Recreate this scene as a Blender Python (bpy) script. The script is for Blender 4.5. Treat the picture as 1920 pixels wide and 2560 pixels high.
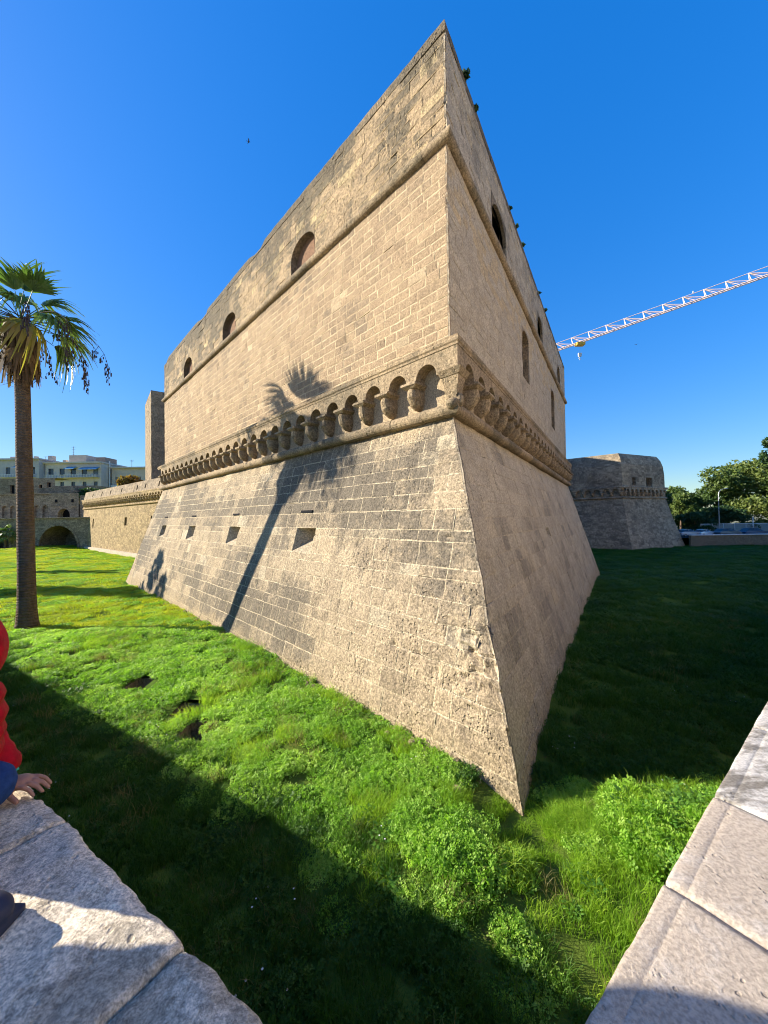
import bpy, math, random
import numpy as np
from mathutils import Vector, Matrix, noise as mnoise

# ------------------------------------------------------------------ camera, sky, sun, exposure
scene = bpy.context.scene
for o in list(bpy.data.objects):
    bpy.data.objects.remove(o, do_unlink=True)
EYE = 5.31
cam_data = bpy.data.cameras.new('camera')
cam_data.sensor_fit = 'VERTICAL'; cam_data.sensor_height = 36.0
cam_data.lens = 36.0 * 924.0 / 2560.0
cam_data.clip_start = 0.05; cam_data.clip_end = 6000
cam = bpy.data.objects.new('camera', cam_data)
scene.collection.objects.link(cam)
cam.matrix_world = Matrix.Translation((0, 0, EYE)) @ Matrix.Rotation(math.pi/2 + 0.0161, 4, 'X') @ Matrix.Rotation(-0.014, 4, 'Z')
scene.camera = cam

SUN_EL = math.radians(23.6)
PHI = math.radians(7.3)                       # shadows fall towards (cos PHI, -sin PHI)
to_sun = Vector((-math.cos(PHI)*math.cos(SUN_EL), math.sin(PHI)*math.cos(SUN_EL), math.sin(SUN_EL)))
world = bpy.data.worlds.new('World'); scene.world = world; world.use_nodes = True
wn = world.node_tree.nodes; wl = world.node_tree.links
for n in list(wn): wn.remove(n)
sky = wn.new('ShaderNodeTexSky'); sky.sky_type = 'NISHITA'; sky.sun_disc = False
sky.sun_elevation = SUN_EL
sky.sun_rotation = math.atan2(to_sun.x, to_sun.y)
sky.altitude = 0; sky.air_density = 1.0; sky.dust_density = 0.35; sky.ozone_density = 4.0
# the phone's tone curve flattens the whole sky evenly: scale every direction by luminance^-0.50
bw_ = wn.new('ShaderNodeRGBToBW'); pw = wn.new('ShaderNodeMath'); pw.operation = 'POWER'; pw.inputs[1].default_value = -0.50
vm = wn.new('ShaderNodeVectorMath'); vm.operation = 'SCALE'
hsv = wn.new('ShaderNodeHueSaturation'); hsv.inputs['Saturation'].default_value = 1.31; hsv.inputs['Hue'].default_value = 0.508
bg = wn.new('ShaderNodeBackground'); bg.inputs['Strength'].default_value = 0.102
wo = wn.new('ShaderNodeOutputWorld')
wl.new(sky.outputs[0], bw_.inputs[0]); wl.new(bw_.outputs[0], pw.inputs[0]); wl.new(sky.outputs[0], vm.inputs[0]); wl.new(pw.outputs[0], vm.inputs['Scale'])
wl.new(vm.outputs[0], hsv.inputs['Color']); wl.new(hsv.outputs[0], bg.inputs[0]); wl.new(bg.outputs[0], wo.inputs[0])

sun_data = bpy.data.lights.new('sun', 'SUN'); sun_data.energy = 3.5; sun_data.angle = math.radians(0.53)
sun_data.color = (1.0, 0.91, 0.76)
sun = bpy.data.objects.new('sun', sun_data); scene.collection.objects.link(sun)
sun.rotation_euler = to_sun.to_track_quat('Z', 'Y').to_euler(); sun.location = (-60, 12, 60)

scene.render.engine = 'CYCLES'
scene.view_settings.view_transform = 'Standard'
scene.view_settings.look = 'None'
scene.view_settings.gamma = 1.0
scene.view_settings.use_curve_mapping = False
scene.view_settings.exposure = 1.82
scene.cycles.max_bounces = 4; scene.cycles.diffuse_bounces = 3; scene.cycles.glossy_bounces = 1; scene.cycles.transmission_bounces = 2
scene.cycles.use_adaptive_sampling = True; scene.cycles.adaptive_threshold = 0.02
scene.cycles.caustics_reflective = False; scene.cycles.caustics_refractive = False
scene.cycles.transparent_max_bounces = 4
scene.cycles.filter_width = 1.05

# ------------------------------------------------------------------ helpers
R = random.Random(11)
WL = {}
def link(o): scene.collection.objects.link(o)
def tag(o, label=None, cat=None, group=None, kind=None):
    if label: o['label'] = label
    if cat: o['category'] = cat
    if group: o['group'] = group
    if kind: o['kind'] = kind
    return o
def empty(name, loc, label=None, cat=None, group=None, rz=0.0):
    o = bpy.data.objects.new(name, None); link(o)
    o.location = loc; o.rotation_euler = (0, 0, rz); o.empty_display_size = 0.3
    WL[o] = Vector(loc)
    return tag(o, label, cat, group)
def set_tone(me, tone):
    a = me.attributes.new('tone', 'FLOAT_COLOR', 'POINT')
    n = len(me.vertices)
    if tone is None: arr = np.tile(np.array([.5, .5, .5, 1.], dtype=np.float32), n)
    elif np.ndim(tone) == 1: arr = np.tile(np.array(list(tone) + [1.], dtype=np.float32), n)
    else: arr = np.asarray(tone, dtype=np.float32).ravel()
    a.data.foreach_set('color', arr)
def mk(name, V, F, mat, parent=None, tone=None, smooth=False, local=False):
    """one mesh object; V in world coordinates (or in the parent's own frame when local)"""
    V = np.asarray(V, dtype=float)
    if local: c = np.zeros(3)
    else:
        c = (V.min(0) + V.max(0)) / 2; c[2] = V[:, 2].min()
    me = bpy.data.meshes.new(name)
    me.from_pydata((V - c).tolist(), [], F)
    set_tone(me, tone)
    me.materials.append(mat)
    if smooth: me.polygons.foreach_set('use_smooth', [True]*len(me.polygons))
    me.update()
    o = bpy.data.objects.new(name, me); link(o)
    if local:
        WL[o] = WL.get(parent, Vector((0, 0, 0)))
    else:
        WL[o] = Vector(c); o.location = Vector(c) - (WL[parent] if parent else Vector((0, 0, 0)))
    if parent: o.parent = parent
    return o
class MB:
    def __init__(s): s.V = []; s.F = []; s.T = []
    def add(s, V, F, tone=None):
        k = len(s.V); s.V += [tuple(v) for v in V]; s.F += [tuple(i + k for i in f) for f in F]
        t = list(tone or (.5, .5, .5)) + [1.]
        s.T += [t]*len(V); return s
    def box(s, c, d, M=None, tone=None):
        V = [Vector((c[0]+x*d[0]/2, c[1]+y*d[1]/2, c[2]+z*d[2]/2)) for x in (-1, 1) for y in (-1, 1) for z in (-1, 1)]
        if M is not None: V = [M @ v for v in V]
        return s.add(V, [(0,1,3,2),(4,6,7,5),(0,4,5,1),(2,3,7,6),(0,2,6,4),(1,5,7,3)], tone)
    def bbox(s, c, d, b=.02, M=None, tone=None):
        """box with chamfered vertical + top edges"""
        x, y, z = d[0]/2, d[1]/2, d[2]/2; V = []
        for zz, k in ((-z, 0), (z-b, 0), (z, b)):
            for sx, sy in ((-1,-1),(1,-1),(1,1),(-1,1)):
                ax, ay = (x-k)*sx, (y-k)*sy
                V += [Vector((c[0]+ax-b*sx, c[1]+ay, c[2]+zz)), Vector((c[0]+ax, c[1]+ay-b*sy, c[2]+zz))]
        # fix order to be around the loop
        order = [0,1, 3,2, 4,5, 7,6]
        W = []
        for l in range(3):
            W += [V[l*8+i] for i in (1,0,2,3,5,4,6,7)]
        if M is not None: W = [M @ v for v in W]
        F = [tuple(reversed(range(8)))] + [(l*8+i, l*8+(i+1)%8, l*8+8+(i+1)%8, l*8+8+i) for l in range(2) for i in range(8)] + [tuple(range(16, 24))]
        return s.add(W, F, tone)
    def tube(s, pts, rad, n=8, cap=True, tone=None):
        pts = [Vector(p) for p in pts]
        if not hasattr(rad, '__len__'): rad = [rad]*len(pts)
        V = []; ref = None
        for i, p in enumerate(pts):
            t = (pts[min(i+1, len(pts)-1)] - pts[max(i-1, 0)]).normalized()
            if ref is None: ref = Vector((0, 0, 1)) if abs(t.z) < .9 else Vector((1, 0, 0))
            a = t.cross(ref).normalized(); b = a.cross(t).normalized(); ref = b
            for k in range(n):
                w = 2*math.pi*k/n
                V.append(p + (a*math.cos(w) + b*math.sin(w))*rad[i])
        F = [(i*n+k, i*n+(k+1)%n, i*n+n+(k+1)%n, i*n+n+k) for i in range(len(pts)-1) for k in range(n)]
        if cap: F += [tuple(reversed(range(n))), tuple(range((len(pts)-1)*n, len(pts)*n))]
        return s.add(V, F, tone)
    def ball(s, c, r, nu=10, nv=6, M=None, tone=None):
        if not hasattr(r, '__len__'): r = (r, r, r)
        V = [Vector((c[0], c[1], c[2]-r[2]))]
        for j in range(1, nv):
            a = -math.pi/2 + math.pi*j/nv
            for i in range(nu):
                b = 2*math.pi*i/nu
                V.append(Vector((c[0]+r[0]*math.cos(a)*math.cos(b), c[1]+r[1]*math.cos(a)*math.sin(b), c[2]+r[2]*math.sin(a))))
        V.append(Vector((c[0], c[1], c[2]+r[2])))
        F = [(0, 1+(i+1) % nu, 1+i) for i in range(nu)]
        F += [(1+j*nu+i, 1+j*nu+(i+1) % nu, 1+(j+1)*nu+(i+1) % nu, 1+(j+1)*nu+i) for j in range(nv-2) for i in range(nu)]
        L = len(V)-1; b0 = 1+(nv-2)*nu
        F += [(b0+i, b0+(i+1) % nu, L) for i in range(nu)]
        if M is not None: V = [M @ v for v in V]
        return s.add(V, F, tone)
    def extrude(s, poly, fn, h0, h1, tone=None):
        """polygon of 2-D points, fn(a,b,h)->3-D; h from h0 to h1"""
        n = len(poly)
        V = [fn(a, b, h0) for a, b in poly] + [fn(a, b, h1) for a, b in poly]
        F = [tuple(reversed(range(n))), tuple(range(n, 2*n))] + [(i, (i+1) % n, n+(i+1) % n, n+i) for i in range(n)]
        return s.add(V, F, tone)
    def build(s, name, mat, parent=None, smooth=False, local=False):
        return mk(name, s.V, s.F, mat, parent, s.T, smooth, local)
def copy_tree(o, parent=None):
    c = o.copy(); link(c)
    if parent is not None: c.parent = parent
    for ch in o.children: copy_tree(ch, c)
    return c
def pn(x, y, z=0.0): return mnoise.noise(Vector((x, y, z)))
def fbm(x, y, z=0.0, o=4): return mnoise.fractal(Vector((x, y, z)), 1.0, 2.0, o)

# ------------------------------------------------------------------ materials
class Mat:
    def __init__(s, name, rough=.9, spec=.25):
        s.m = bpy.data.materials.new(name); s.m.use_nodes = True
        s.nt = s.m.node_tree; s.b = s.nt.nodes['Principled BSDF']; s.out = s.nt.nodes['Material Output']
        s.b.inputs['Roughness'].default_value = rough
        s.b.inputs['Specular IOR Level'].default_value = spec
        g = s.nt.nodes.new('ShaderNodeNewGeometry'); s.pos = g.outputs['Position']; s.nrm = g.outputs['Normal']
    def L(s, a, b): s.nt.links.new(a, b)
    def setin(s, sock, v):
        if hasattr(v, 'is_linked') or isinstance(v, bpy.types.NodeSocket): s.L(v, sock)
        elif isinstance(v, (tuple, list)):
            sock.default_value = tuple(v) + ((1.,) if len(v) == 3 and len(sock.default_value) == 4 else ())
        else: sock.default_value = v
    def noise(s, scale, detail=4, rough=.55, vec=None, dist=0.):
        n = s.nt.nodes.new('ShaderNodeTexNoise'); n.inputs['Scale'].default_value = scale
        n.inputs['Detail'].default_value = detail; n.inputs['Roughness'].default_value = rough; n.inputs['Distortion'].default_value = dist
        s.L(vec or s.pos, n.inputs['Vector']); return n.outputs['Fac']
    def vor(s, scale, vec=None, feat='F1'):
        n = s.nt.nodes.new('ShaderNodeTexVoronoi'); n.feature = feat; n.inputs['Scale'].default_value = scale
        s.L(vec or s.pos, n.inputs['Vector']); return n.outputs['Distance']
    def scaled(s, v, vec=None):
        n = s.nt.nodes.new('ShaderNodeVectorMath'); n.operation = 'MULTIPLY'; s.L(vec or s.pos, n.inputs[0]); n.inputs[1].default_value = v
        return n.outputs[0]
    def warp(s, amt, scale):
        n = s.nt.nodes.new('ShaderNodeTexNoise'); n.inputs['Scale'].default_value = scale; s.L(s.pos, n.inputs['Vector'])
        a = s.nt.nodes.new('ShaderNodeVectorMath'); a.operation = 'SCALE'; s.L(n.outputs['Color'], a.inputs[0]); a.inputs['Scale'].default_value = amt
        b = s.nt.nodes.new('ShaderNodeVectorMath'); s.L(s.pos, b.inputs[0]); s.L(a.outputs[0], b.inputs[1]); return b.outputs[0]
    def math(s, op, a, b=0., c=0.):
        n = s.nt.nodes.new('ShaderNodeMath'); n.operation = op
        for i, v in enumerate((a, b, c)):
            s.setin(n.inputs[i], v)
        return n.outputs[0]
    def rng(s, v, a, b, c=0., d=1., smooth=True):
        n = s.nt.nodes.new('ShaderNodeMapRange'); n.interpolation_type = 'SMOOTHSTEP' if smooth else 'LINEAR'
        s.L(v, n.inputs[0])
        for i, x in enumerate((a, b, c, d)): n.inputs[i+1].default_value = x
        return n.outputs[0]
    def mix(s, f, a, b, mode='MIX'):
        n = s.nt.nodes.new('ShaderNodeMix'); n.data_type = 'RGBA'; n.blend_type = mode
        s.setin(n.inputs[0], f); s.setin(n.inputs[6], a); s.setin(n.inputs[7], b); return n.outputs[2]
    def ramp(s, v, stops):
        n = s.nt.nodes.new('ShaderNodeValToRGB'); e = n.color_ramp.elements
        while len(e) < len(stops): e.new(.5)
        for i, (p, c) in enumerate(stops): e[i].position = p; e[i].color = tuple(c) + (1.,)
        s.L(v, n.inputs[0]); return n.outputs[0]
    def tone(s):
        n = s.nt.nodes.new('ShaderNodeAttribute'); n.attribute_name = 'tone'
        q = s.nt.nodes.new('ShaderNodeSeparateColor'); s.L(n.outputs['Color'], q.inputs[0]); return q.outputs
    def xyz(s):
        q = s.nt.nodes.new('ShaderNodeSeparateXYZ'); s.L(s.pos, q.inputs[0]); return q.outputs
    def bump(s, h, dist, strength=1.):
        n = s.nt.nodes.new('ShaderNodeBump'); n.inputs['Distance'].default_value = dist; n.inputs['Strength'].default_value = strength
        s.L(h, n.inputs['Height']); s.L(n.outputs[0], s.b.inputs['Normal'])
    def col(s, c): s.setin(s.b.inputs['Base Color'], c); return s

def stone(name, c1, c2, dark, pale, warm=(.63, .595, .53), cells=0., stain=(.52, .68), stain_amt=.75, bump=.03, pit=.7, streak=.35, zdark=None, fine=14., speck=.45, zbase=False, k=1.):
    c1, c2, dark, pale = [tuple(min(.9, a*b) for a, b in zip(c, warm)) for c in (c1, c2, dark, pale)]
    m = Mat(name, .92, .15)
    T = m.tone()
    w = m.warp(2.6/fine, 2.5)
    med = m.noise(1.3*k, 4, .62); fn = m.noise(fine, 6, .72, w); big = m.noise(.23*k, 4, .6)
    st = m.noise(1., 4, .65, m.scaled((1.9, 1.9, .16)))
    base = m.mix(m.rng(med, .36, .64), c1, c2)
    base = m.mix(m.rng(T[1], .55, 1.), base, pale)
    base = m.mix(1., base, m.ramp(T[0], [(0., (.62, .62, .63)), (.5, (1., 1., 1.)), (1., (1.22, 1.2, 1.16))]), 'MULTIPLY')
    s1 = m.math('ADD', m.math('MULTIPLY', big, .55), m.math('MULTIPLY', m.noise(5.*min(k, 4.), 5, .75), .45 - streak*.3))
    s1 = m.math('ADD', s1, m.math('MULTIPLY', st, streak*.3))
    if zdark:
        z = m.xyz()[2]
        s1 = m.math('ADD', s1, m.rng(z, zdark[0], zdark[1], 0., zdark[2]))
    s1 = m.math('ADD', s1, m.math('MULTIPLY', m.math('SUBTRACT', T[2], .5), .22))
    sm = m.math('MULTIPLY', m.rng(s1, stain[0], stain[1]), stain_amt)
    base = m.mix(sm, base, dark)
    if zbase:                                          # earth and ochre damp line along the foot of the wall
        zb_ = m.math('ADD', m.xyz()[2], m.math('MULTIPLY', m.noise(1.1, 5, .65), 1.6))
        base = m.mix(m.rng(zb_, .75, 1.45, .75, 0.), base, (.40, .31, .19))
    if cells:
        v = m.nt.nodes.new('ShaderNodeTexVoronoi'); v.distance = 'CHEBYCHEV'; v.inputs['Scale'].default_value = 1.; v.inputs['Randomness'].default_value = .55
        m.L(m.scaled((1.25, 1.25, 2.6)), v.inputs['Vector']); q = m.nt.nodes.new('ShaderNodeSeparateColor'); m.L(v.outputs['Color'], q.inputs[0])
        base = m.mix(1., base, m.mix(1., (1, 1, 1), m.rng(q.outputs[0], 0., 1., 1.-cells, 1.+cells*.6, False), 'MULTIPLY'), 'MULTIPLY')
    sp = m.rng(fn, .34, .62, 1. - speck, 1.12)
    base = m.mix(1., base, m.mix(1., (1, 1, 1), sp, 'MULTIPLY'), 'MULTIPLY')
    g2 = m.noise(fine*2.7, 3, .7, m.scaled((1.15, 1.15, .6)))
    base = m.mix(1., base, m.mix(1., (1, 1, 1), m.rng(g2, .36, .60, 1. - speck*.75, 1.14), 'MULTIPLY'), 'MULTIPLY')
    # pits: small dark-edged hollows, some stones more than others
    pv = m.vor(fine*.62, w); pits = m.rng(pv, .10, .34, 1., 0.)
    pm = m.math('MULTIPLY', pits, m.rng(m.noise(.9*k, 2, .6), .44, .62))
    h = m.math('ADD', m.math('ADD', m.math('MULTIPLY', fn, .75), m.math('MULTIPLY', g2, .3)), m.math('MULTIPLY', m.noise(4., 3, .6), .6))
    h = m.math('SUBTRACT', h, m.math('MULTIPLY', pm, pit))
    m.col(base); m.bump(h, bump, 1.)
    return m.m

M_SCARP = stone('scarp_stone', (.77, .625, .44), (.645, .52, .37), (.265, .232, .19), (.92, .79, .58), stain=(.44, .565), stain_amt=.88, zbase=True, bump=.05, pit=.9, streak=.6, fine=15., speck=.5, warm=(.61, .595, .555))
M_WALL = stone('wall_stone', (.56, .435, .30), (.49, .375, .262), (.25, .21, .17), (.82, .69, .49), stain=(.49, .63), stain_amt=.66, bump=.022, pit=.7, streak=.45, fine=17., speck=.34)
M_RIGHT = stone('fill_lifted_wall_stone', (.78, .69, .545), (.67, .59, .47), (.37, .335, .275), (.78, .63, .41), stain=(.45, .60), stain_amt=.72, bump=.03, pit=.8, streak=.95, fine=15., speck=.42, zbase=True)  # paler than wall_stone to stand in for fill light; stains and ochre are its own
M_PARA = stone('parapet_stone', (.70, .55, .37), (.60, .47, .32), (.215, .195, .155), (.84, .69, .43), stain=(.435, .575), stain_amt=.88, bump=.065, pit=1.1, streak=.75, zdark=(17.8, 20.6, .09), fine=11., speck=.5)
M_TRIM = stone('trim_stone', (.64, .51, .35), (.53, .42, .29), (.19, .175, .135), (.76, .62, .41), stain=(.45, .61), stain_amt=.7, bump=.04, pit=.8, streak=.25, fine=13.)
M_MORTAR = stone('lime_mortar', (.74, .61, .44), (.66, .54, .385), (.34, .29, .23), (.7, .6, .45), stain=(.5, .7), stain_amt=.55, bump=.02, pit=.3, fine=20.)
M_INFILL = stone('infill_brickwork', (.40, .25, .17), (.34, .21, .145), (.2, .14, .1), (.42, .3, .2), bump=.02, pit=.2)
M_FARWALL = stone('far_bastion_stone', (.76, .63, .45), (.63, .52, .38), (.31, .27, .22), (.82, .69, .5), stain=(.42, .6), stain_amt=.7, bump=.06, fine=5., pit=.5, streak=.4, cells=.35)
M_CURTAIN = stone('curtain_stone', (.64, .50, .29), (.54, .41, .24), (.26, .22, .16), (.7, .56, .34), stain=(.52, .7), stain_amt=.6, bump=.08, fine=4., pit=.6, cells=.28)
M_OLDWALL = stone('old_wall_stone', (.60, .49, .36), (.50, .41, .31), (.26, .23, .19), (.66, .56, .43), stain=(.46, .66), stain_amt=.6, bump=.08, fine=4., pit=.5, cells=.3)
M_TOWER = stone('tower_stone', (.56, .45, .33), (.49, .40, .29), (.30, .26, .21), (.62, .51, .37), bump=.08, fine=3., pit=.4)
M_PLINTH = stone('pale_plinth', warm=(.72, .67, .6), c1=(.80, .74, .62), c2=(.72, .66, .55), dark=(.5, .45, .37), pale=(.85, .8, .68), bump=.02, stain_amt=.4)
M_COPING_L = stone('worn_coping_stone', (.86, .82, .74), (.74, .70, .63), (.36, .345, .30), (.9, .87, .8), stain=(.46, .58), stain_amt=.75, bump=.006, pit=.7, streak=0., fine=70., speck=.42, k=9., warm=(.96, .86, .72))
M_RETAIN = stone('retaining_wall_stone', (.46, .39, .29), (.38, .32, .24), (.17, .15, .12), (.5, .44, .34), bump=.05, fine=8.)

def coping_right():
    m = Mat('smooth_coping_stone', .8, .25)
    a = m.noise(2.2, 6, .6); b = m.noise(110., 5, .75); d = m.noise(13., 7, .72); pt = m.vor(70., m.warp(.02, 20.))
    base = m.mix(m.rng(a, .38, .62), (.48, .395, .305), (.43, .355, .275))
    base = m.mix(m.math('MULTIPLY', m.rng(d, .5, .68), .6), base, (.54, .48, .415))
    T = m.tone()
    # the stone beyond the joint is whitish with dark weathered bands
    wv = m.noise(1., 7, .7, m.scaled((3., 9., 9.)))
    old = m.mix(m.rng(wv, .47, .60), (.56, .52, .46), (.21, .185, .15))
    base = m.mix(m.rng(T[1], .6, .9), base, old)
    # splashes of red paint
    v = m.vor(26., m.warp(.06, 14.)); area = m.rng(m.noise(5.2, 2, .5), .60, .68)
    red = m.math('MULTIPLY', m.rng(v, .10, .15, 1., 0.), area)
    base = m.mix(m.math('MULTIPLY', red, m.rng(T[2], .6, .9)), base, (.34, .06, .05))
    base = m.mix(1., base, m.mix(1., (1, 1, 1), m.rng(b, .34, .62, .66, 1.10), 'MULTIPLY'), 'MULTIPLY')
    pm = m.math('MULTIPLY', m.rng(pt, .12, .30, 1., 0.), m.rng(m.noise(6., 4, .6), .50, .62))
    base = m.mix(m.math('MULTIPLY', pm, .55), base, (.20, .165, .125))
    grime = m.math('MULTIPLY', m.rng(m.noise(3.1, 7, .7), .52, .70), .45)
    base = m.mix(grime, base, (.33, .27, .21))
    m.col(base)
    m.bump(m.math('SUBTRACT', m.math('ADD', m.math('MULTIPLY', b, .6), m.math('MULTIPLY', d, .9)), m.math('MULTIPLY', pm, .6)), .0045, 1.)
    return m.m
M_COPING_R = coping_right()

def plain(name, c, rough=.7, spec=.3, metal=0., var=.12, bump=0., scale=6.):
    m = Mat(name, rough, spec)
    n = m.noise(scale, 5, .6)
    lo = tuple(x*(1-var) for x in c); hi = tuple(min(1, x*(1+var)) for x in c)
    m.col(m.mix(m.rng(n, .3, .7), lo, hi)); m.b.inputs['Metallic'].default_value = metal
    if bump: m.bump(m.noise(scale*3, 6, .65), bump)
    return m.m
def leaf(name, cols, trans=.45, patch=.12, rough=.55, yellow=None):
    m = Mat(name, rough, .3)
    oi = m.nt.nodes.new('ShaderNodeObjectInfo')
    gi = m.nt.nodes.new('ShaderNodeNewGeometry')
    f = m.math('ADD', m.math('MULTIPLY', oi.outputs['Random'], .38), m.math('MULTIPLY', gi.outputs['Random Per Island'], .30))
    f = m.math('ADD', f, m.math('MULTIPLY', m.rng(m.noise(patch, 4, .6), .3, .7), .42))
    c = m.ramp(f, [(.15, cols[0]), (.5, cols[1]), (.9, cols[2])])
    if yellow:
        c = m.mix(m.rng(m.xyz()[1], yellow[0], yellow[1], 0., yellow[3]), c, yellow[2])
    m.col(c)
    tr = m.nt.nodes.new('ShaderNodeBsdfTranslucent'); ms = m.nt.nodes.new('ShaderNodeMixShader')
    br = m.mix(1., c, (1.35, 1.45, .8), 'MULTIPLY')
    m.L(br, tr.inputs[0]); ms.inputs[0].default_value = trans
    m.L(m.b.outputs[0], ms.inputs[1]); m.L(tr.outputs[0], ms.inputs[2]); m.L(ms.outputs[0], m.out.inputs[0])
    return m.m
M_CLOVER = leaf('clover_leaves', [(.12, .27, .020), (.25, .45, .05), (.42, .58, .12)], .5, .35)
M_GRASS = leaf('grass_blades', [(.13, .26, .014), (.24, .40, .028), (.38, .50, .06)], .5, .3)
M_SHADEGRASS = leaf('shade_darkened_grass', [(.025, .085, .006), (.045, .125, .010), (.08, .17, .016)], .4, .25)  # darker copy of the grass, with the moat's shade put into its colour
M_DRY = leaf('dry_grass', [(.16, .15, .05), (.22, .2, .07), (.30, .25, .10)], .4, .3)
M_FARGRASS = leaf('meadow_grass', [(.25, .33, .016), (.36, .41, .02), (.45, .45, .03)], .5, .10)
M_WEED = leaf('broad_weed_leaves', [(.06, .17, .018), (.10, .23, .025), (.15, .28, .05)], .35, .4)
M_PINE = leaf('pine_needles', [(.045, .085, .018), (.085, .13, .028), (.14, .17, .035)], .25, .12)
M_DARKTREE = leaf('dark_foliage', [(.02, .05, .018), (.035, .075, .022), (.055, .1, .03)], .25, .15)
M_AUTUMN = leaf('autumn_foliage', [(.16, .14, .03), (.24, .17, .035), (.30, .15, .04)], .35, .3)
M_PALM = leaf('palm_leaf', [(.05, .11, .03), (.11, .19, .045), (.20, .26, .07)], .3, .6, .4)
M_PALMY = leaf('yellowing_palm_leaf', [(.15, .15, .03), (.26, .24, .04), (.3, .2, .06)], .4, .6, .45)
M_PALMDRY = leaf('dry_palm_leaf', [(.10, .065, .04), (.17, .11, .06), (.24, .16, .09)], .2, .8, .8)
M_FRUIT = plain('dry_fruit_stalks', (.06, .045, .04), .8)
def palm_bark():
    m = Mat('palm_trunk_bark', .95, .1)
    z = m.xyz()[2]
    rings = m.math('SINE', m.math('ADD', m.math('MULTIPLY', z, 42.), m.math('MULTIPLY', m.noise(3., 4, .65), 16.)))
    n = m.noise(6., 8, .7, m.scaled((1, 1, .5)))
    c = m.mix(m.rng(n, .3, .7), (.095, .068, .046), (.19, .135, .09))
    c = m.mix(m.math('MULTIPLY', m.rng(rings, -.9, .4, 1., 0.), .32), c, (.09, .07, .05))
    c = m.mix(m.rng(m.noise(.8, 4, .6), .5, .7), c, (.14, .12, .10))
    m.col(c); m.bump(m.math('ADD', m.math('MULTIPLY', rings, .32), n), .055)
    return m.m
M_BARK = palm_bark()
M_TRUNK = plain('pine_bark', (.13, .09, .065), .95, .1, bump=.03)
def soil():
    m = Mat('moat_soil', 1., .05)
    n = m.noise(.7, 6, .6); f = m.noise(7., 6, .7)
    c = m.mix(m.rng(n, .35, .65), (.085, .15, .022), (.13, .19, .03))
    c = m.mix(m.rng(f, .55, .72), c, (.11, .085, .045))
    y = m.xyz()[1]
    far = m.mix(m.rng(f, .3, .7), (.26, .34, .016), (.34, .38, .02))
    far = m.mix(m.rng(m.noise(.16, 5, .6), .4, .65), far, (.36, .39, .022))
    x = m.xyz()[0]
    far = m.mix(m.rng(x, 2., 10.), far, (.035, .11, .008))  # shade on the right-hand moat painted into the soil colour
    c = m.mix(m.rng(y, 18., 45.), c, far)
    m.col(c); m.bump(m.math('ADD', f, m.noise(25., 4, .7)), .06)
    return m.m
M_SOIL = soil()
M_PAVE = plain('street_paving', (.50, .45, .37), .85, .2, bump=.01, var=.18, scale=1.5)
M_ASPHALT = plain('asphalt', (.06, .06, .062), .9, .2, bump=.006, var=.2)
M_EARTH = plain('distant_ground', (.16, .16, .10), 1., .05, var=.3, scale=.05)
M_WHITE = plain('white_paint', (.62, .61, .58), .6)
M_DARK = plain('dark_interior', (.015, .015, .017), .9, .05)
M_GLASS = plain('window_glass', (.03, .04, .055), .12, .5)
M_METAL = plain('galvanised_metal', (.32, .33, .34), .45, .5, .6)
M_IRON = plain('dark_iron', (.05, .05, .055), .6, .4)
M_SKIN = plain('skin', (.36, .19, .13), .55, .35, var=.08, bump=.0006, scale=60.)
# ------------------------------------------------------------------ ground
def sst(a, b, x):
    t = min(1, max(0, (x-a)/(b-a))); return t*t*(3-2*t)
MOUNDS = [(1.1, 5.7, .7, .16), (2.6, 6.6, 1.1, -.22), (0.2, 6.6, 1.0, .08), (-2.2, 8.6, 1.2, .15), (4.9, 6.0, 1.0, .22), (-78, 83, 9., .85), (-5.5, 13.5, 1.6, .14), (-12, 15.5, 2.4, .2)]
PITS = [(-8.5, 11.75, .75, 1.0), (-6.0, 10.25, .75, .75), (-5.25, 9.0, .75, 1.0)]
def gz(x, y):
    z = -.9*sst(15, 50, y)
    z += .16*fbm(x*.22, y*.22, 3.) + .05*fbm(x*.9, y*.9, 7.)
    for mx, my, r, h in MOUNDS:
        q = ((x-mx)**2 + (y-my)**2)/(r*r)
        if q < 6: z += h*math.exp(-q)
    return z
def grid_sheet():
    xs = list(np.arange(-190, -26, 4.)) + list(np.arange(-26, 12, .25)) + list(np.arange(12, 150, 4.))
    ys = list(np.arange(-12, 0, 2.)) + list(np.arange(0, 40, .25)) + list(np.arange(40, 130, 3.))
    V = [(x, y, gz(x, y)) for y in ys for x in xs]; nx = len(xs); F = []
    for j in range(len(ys)-1):
        for i in range(nx-1):
            cx, cy = (xs[i]+xs[i+1])/2, (ys[j]+ys[j+1])/2
            if any(px < cx < px+w and py < cy < py+h for px, py, w, h in PITS): continue
            F.append((j*nx+i, j*nx+i+1, (j+1)*nx+i+1, (j+1)*nx+i))
    o = mk('lawn', V, F, M_SOIL, smooth=True)
    return tag(o, 'uneven green moat floor below the stone walls', 'ground', kind='structure')
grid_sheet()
g = MB().box((0, 1400, -4.6), (5000, 5000, 1.0)).build('ground', M_EARTH)
tag(g, 'flat land stretching to the horizon behind the castle', 'ground', kind='structure')

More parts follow.
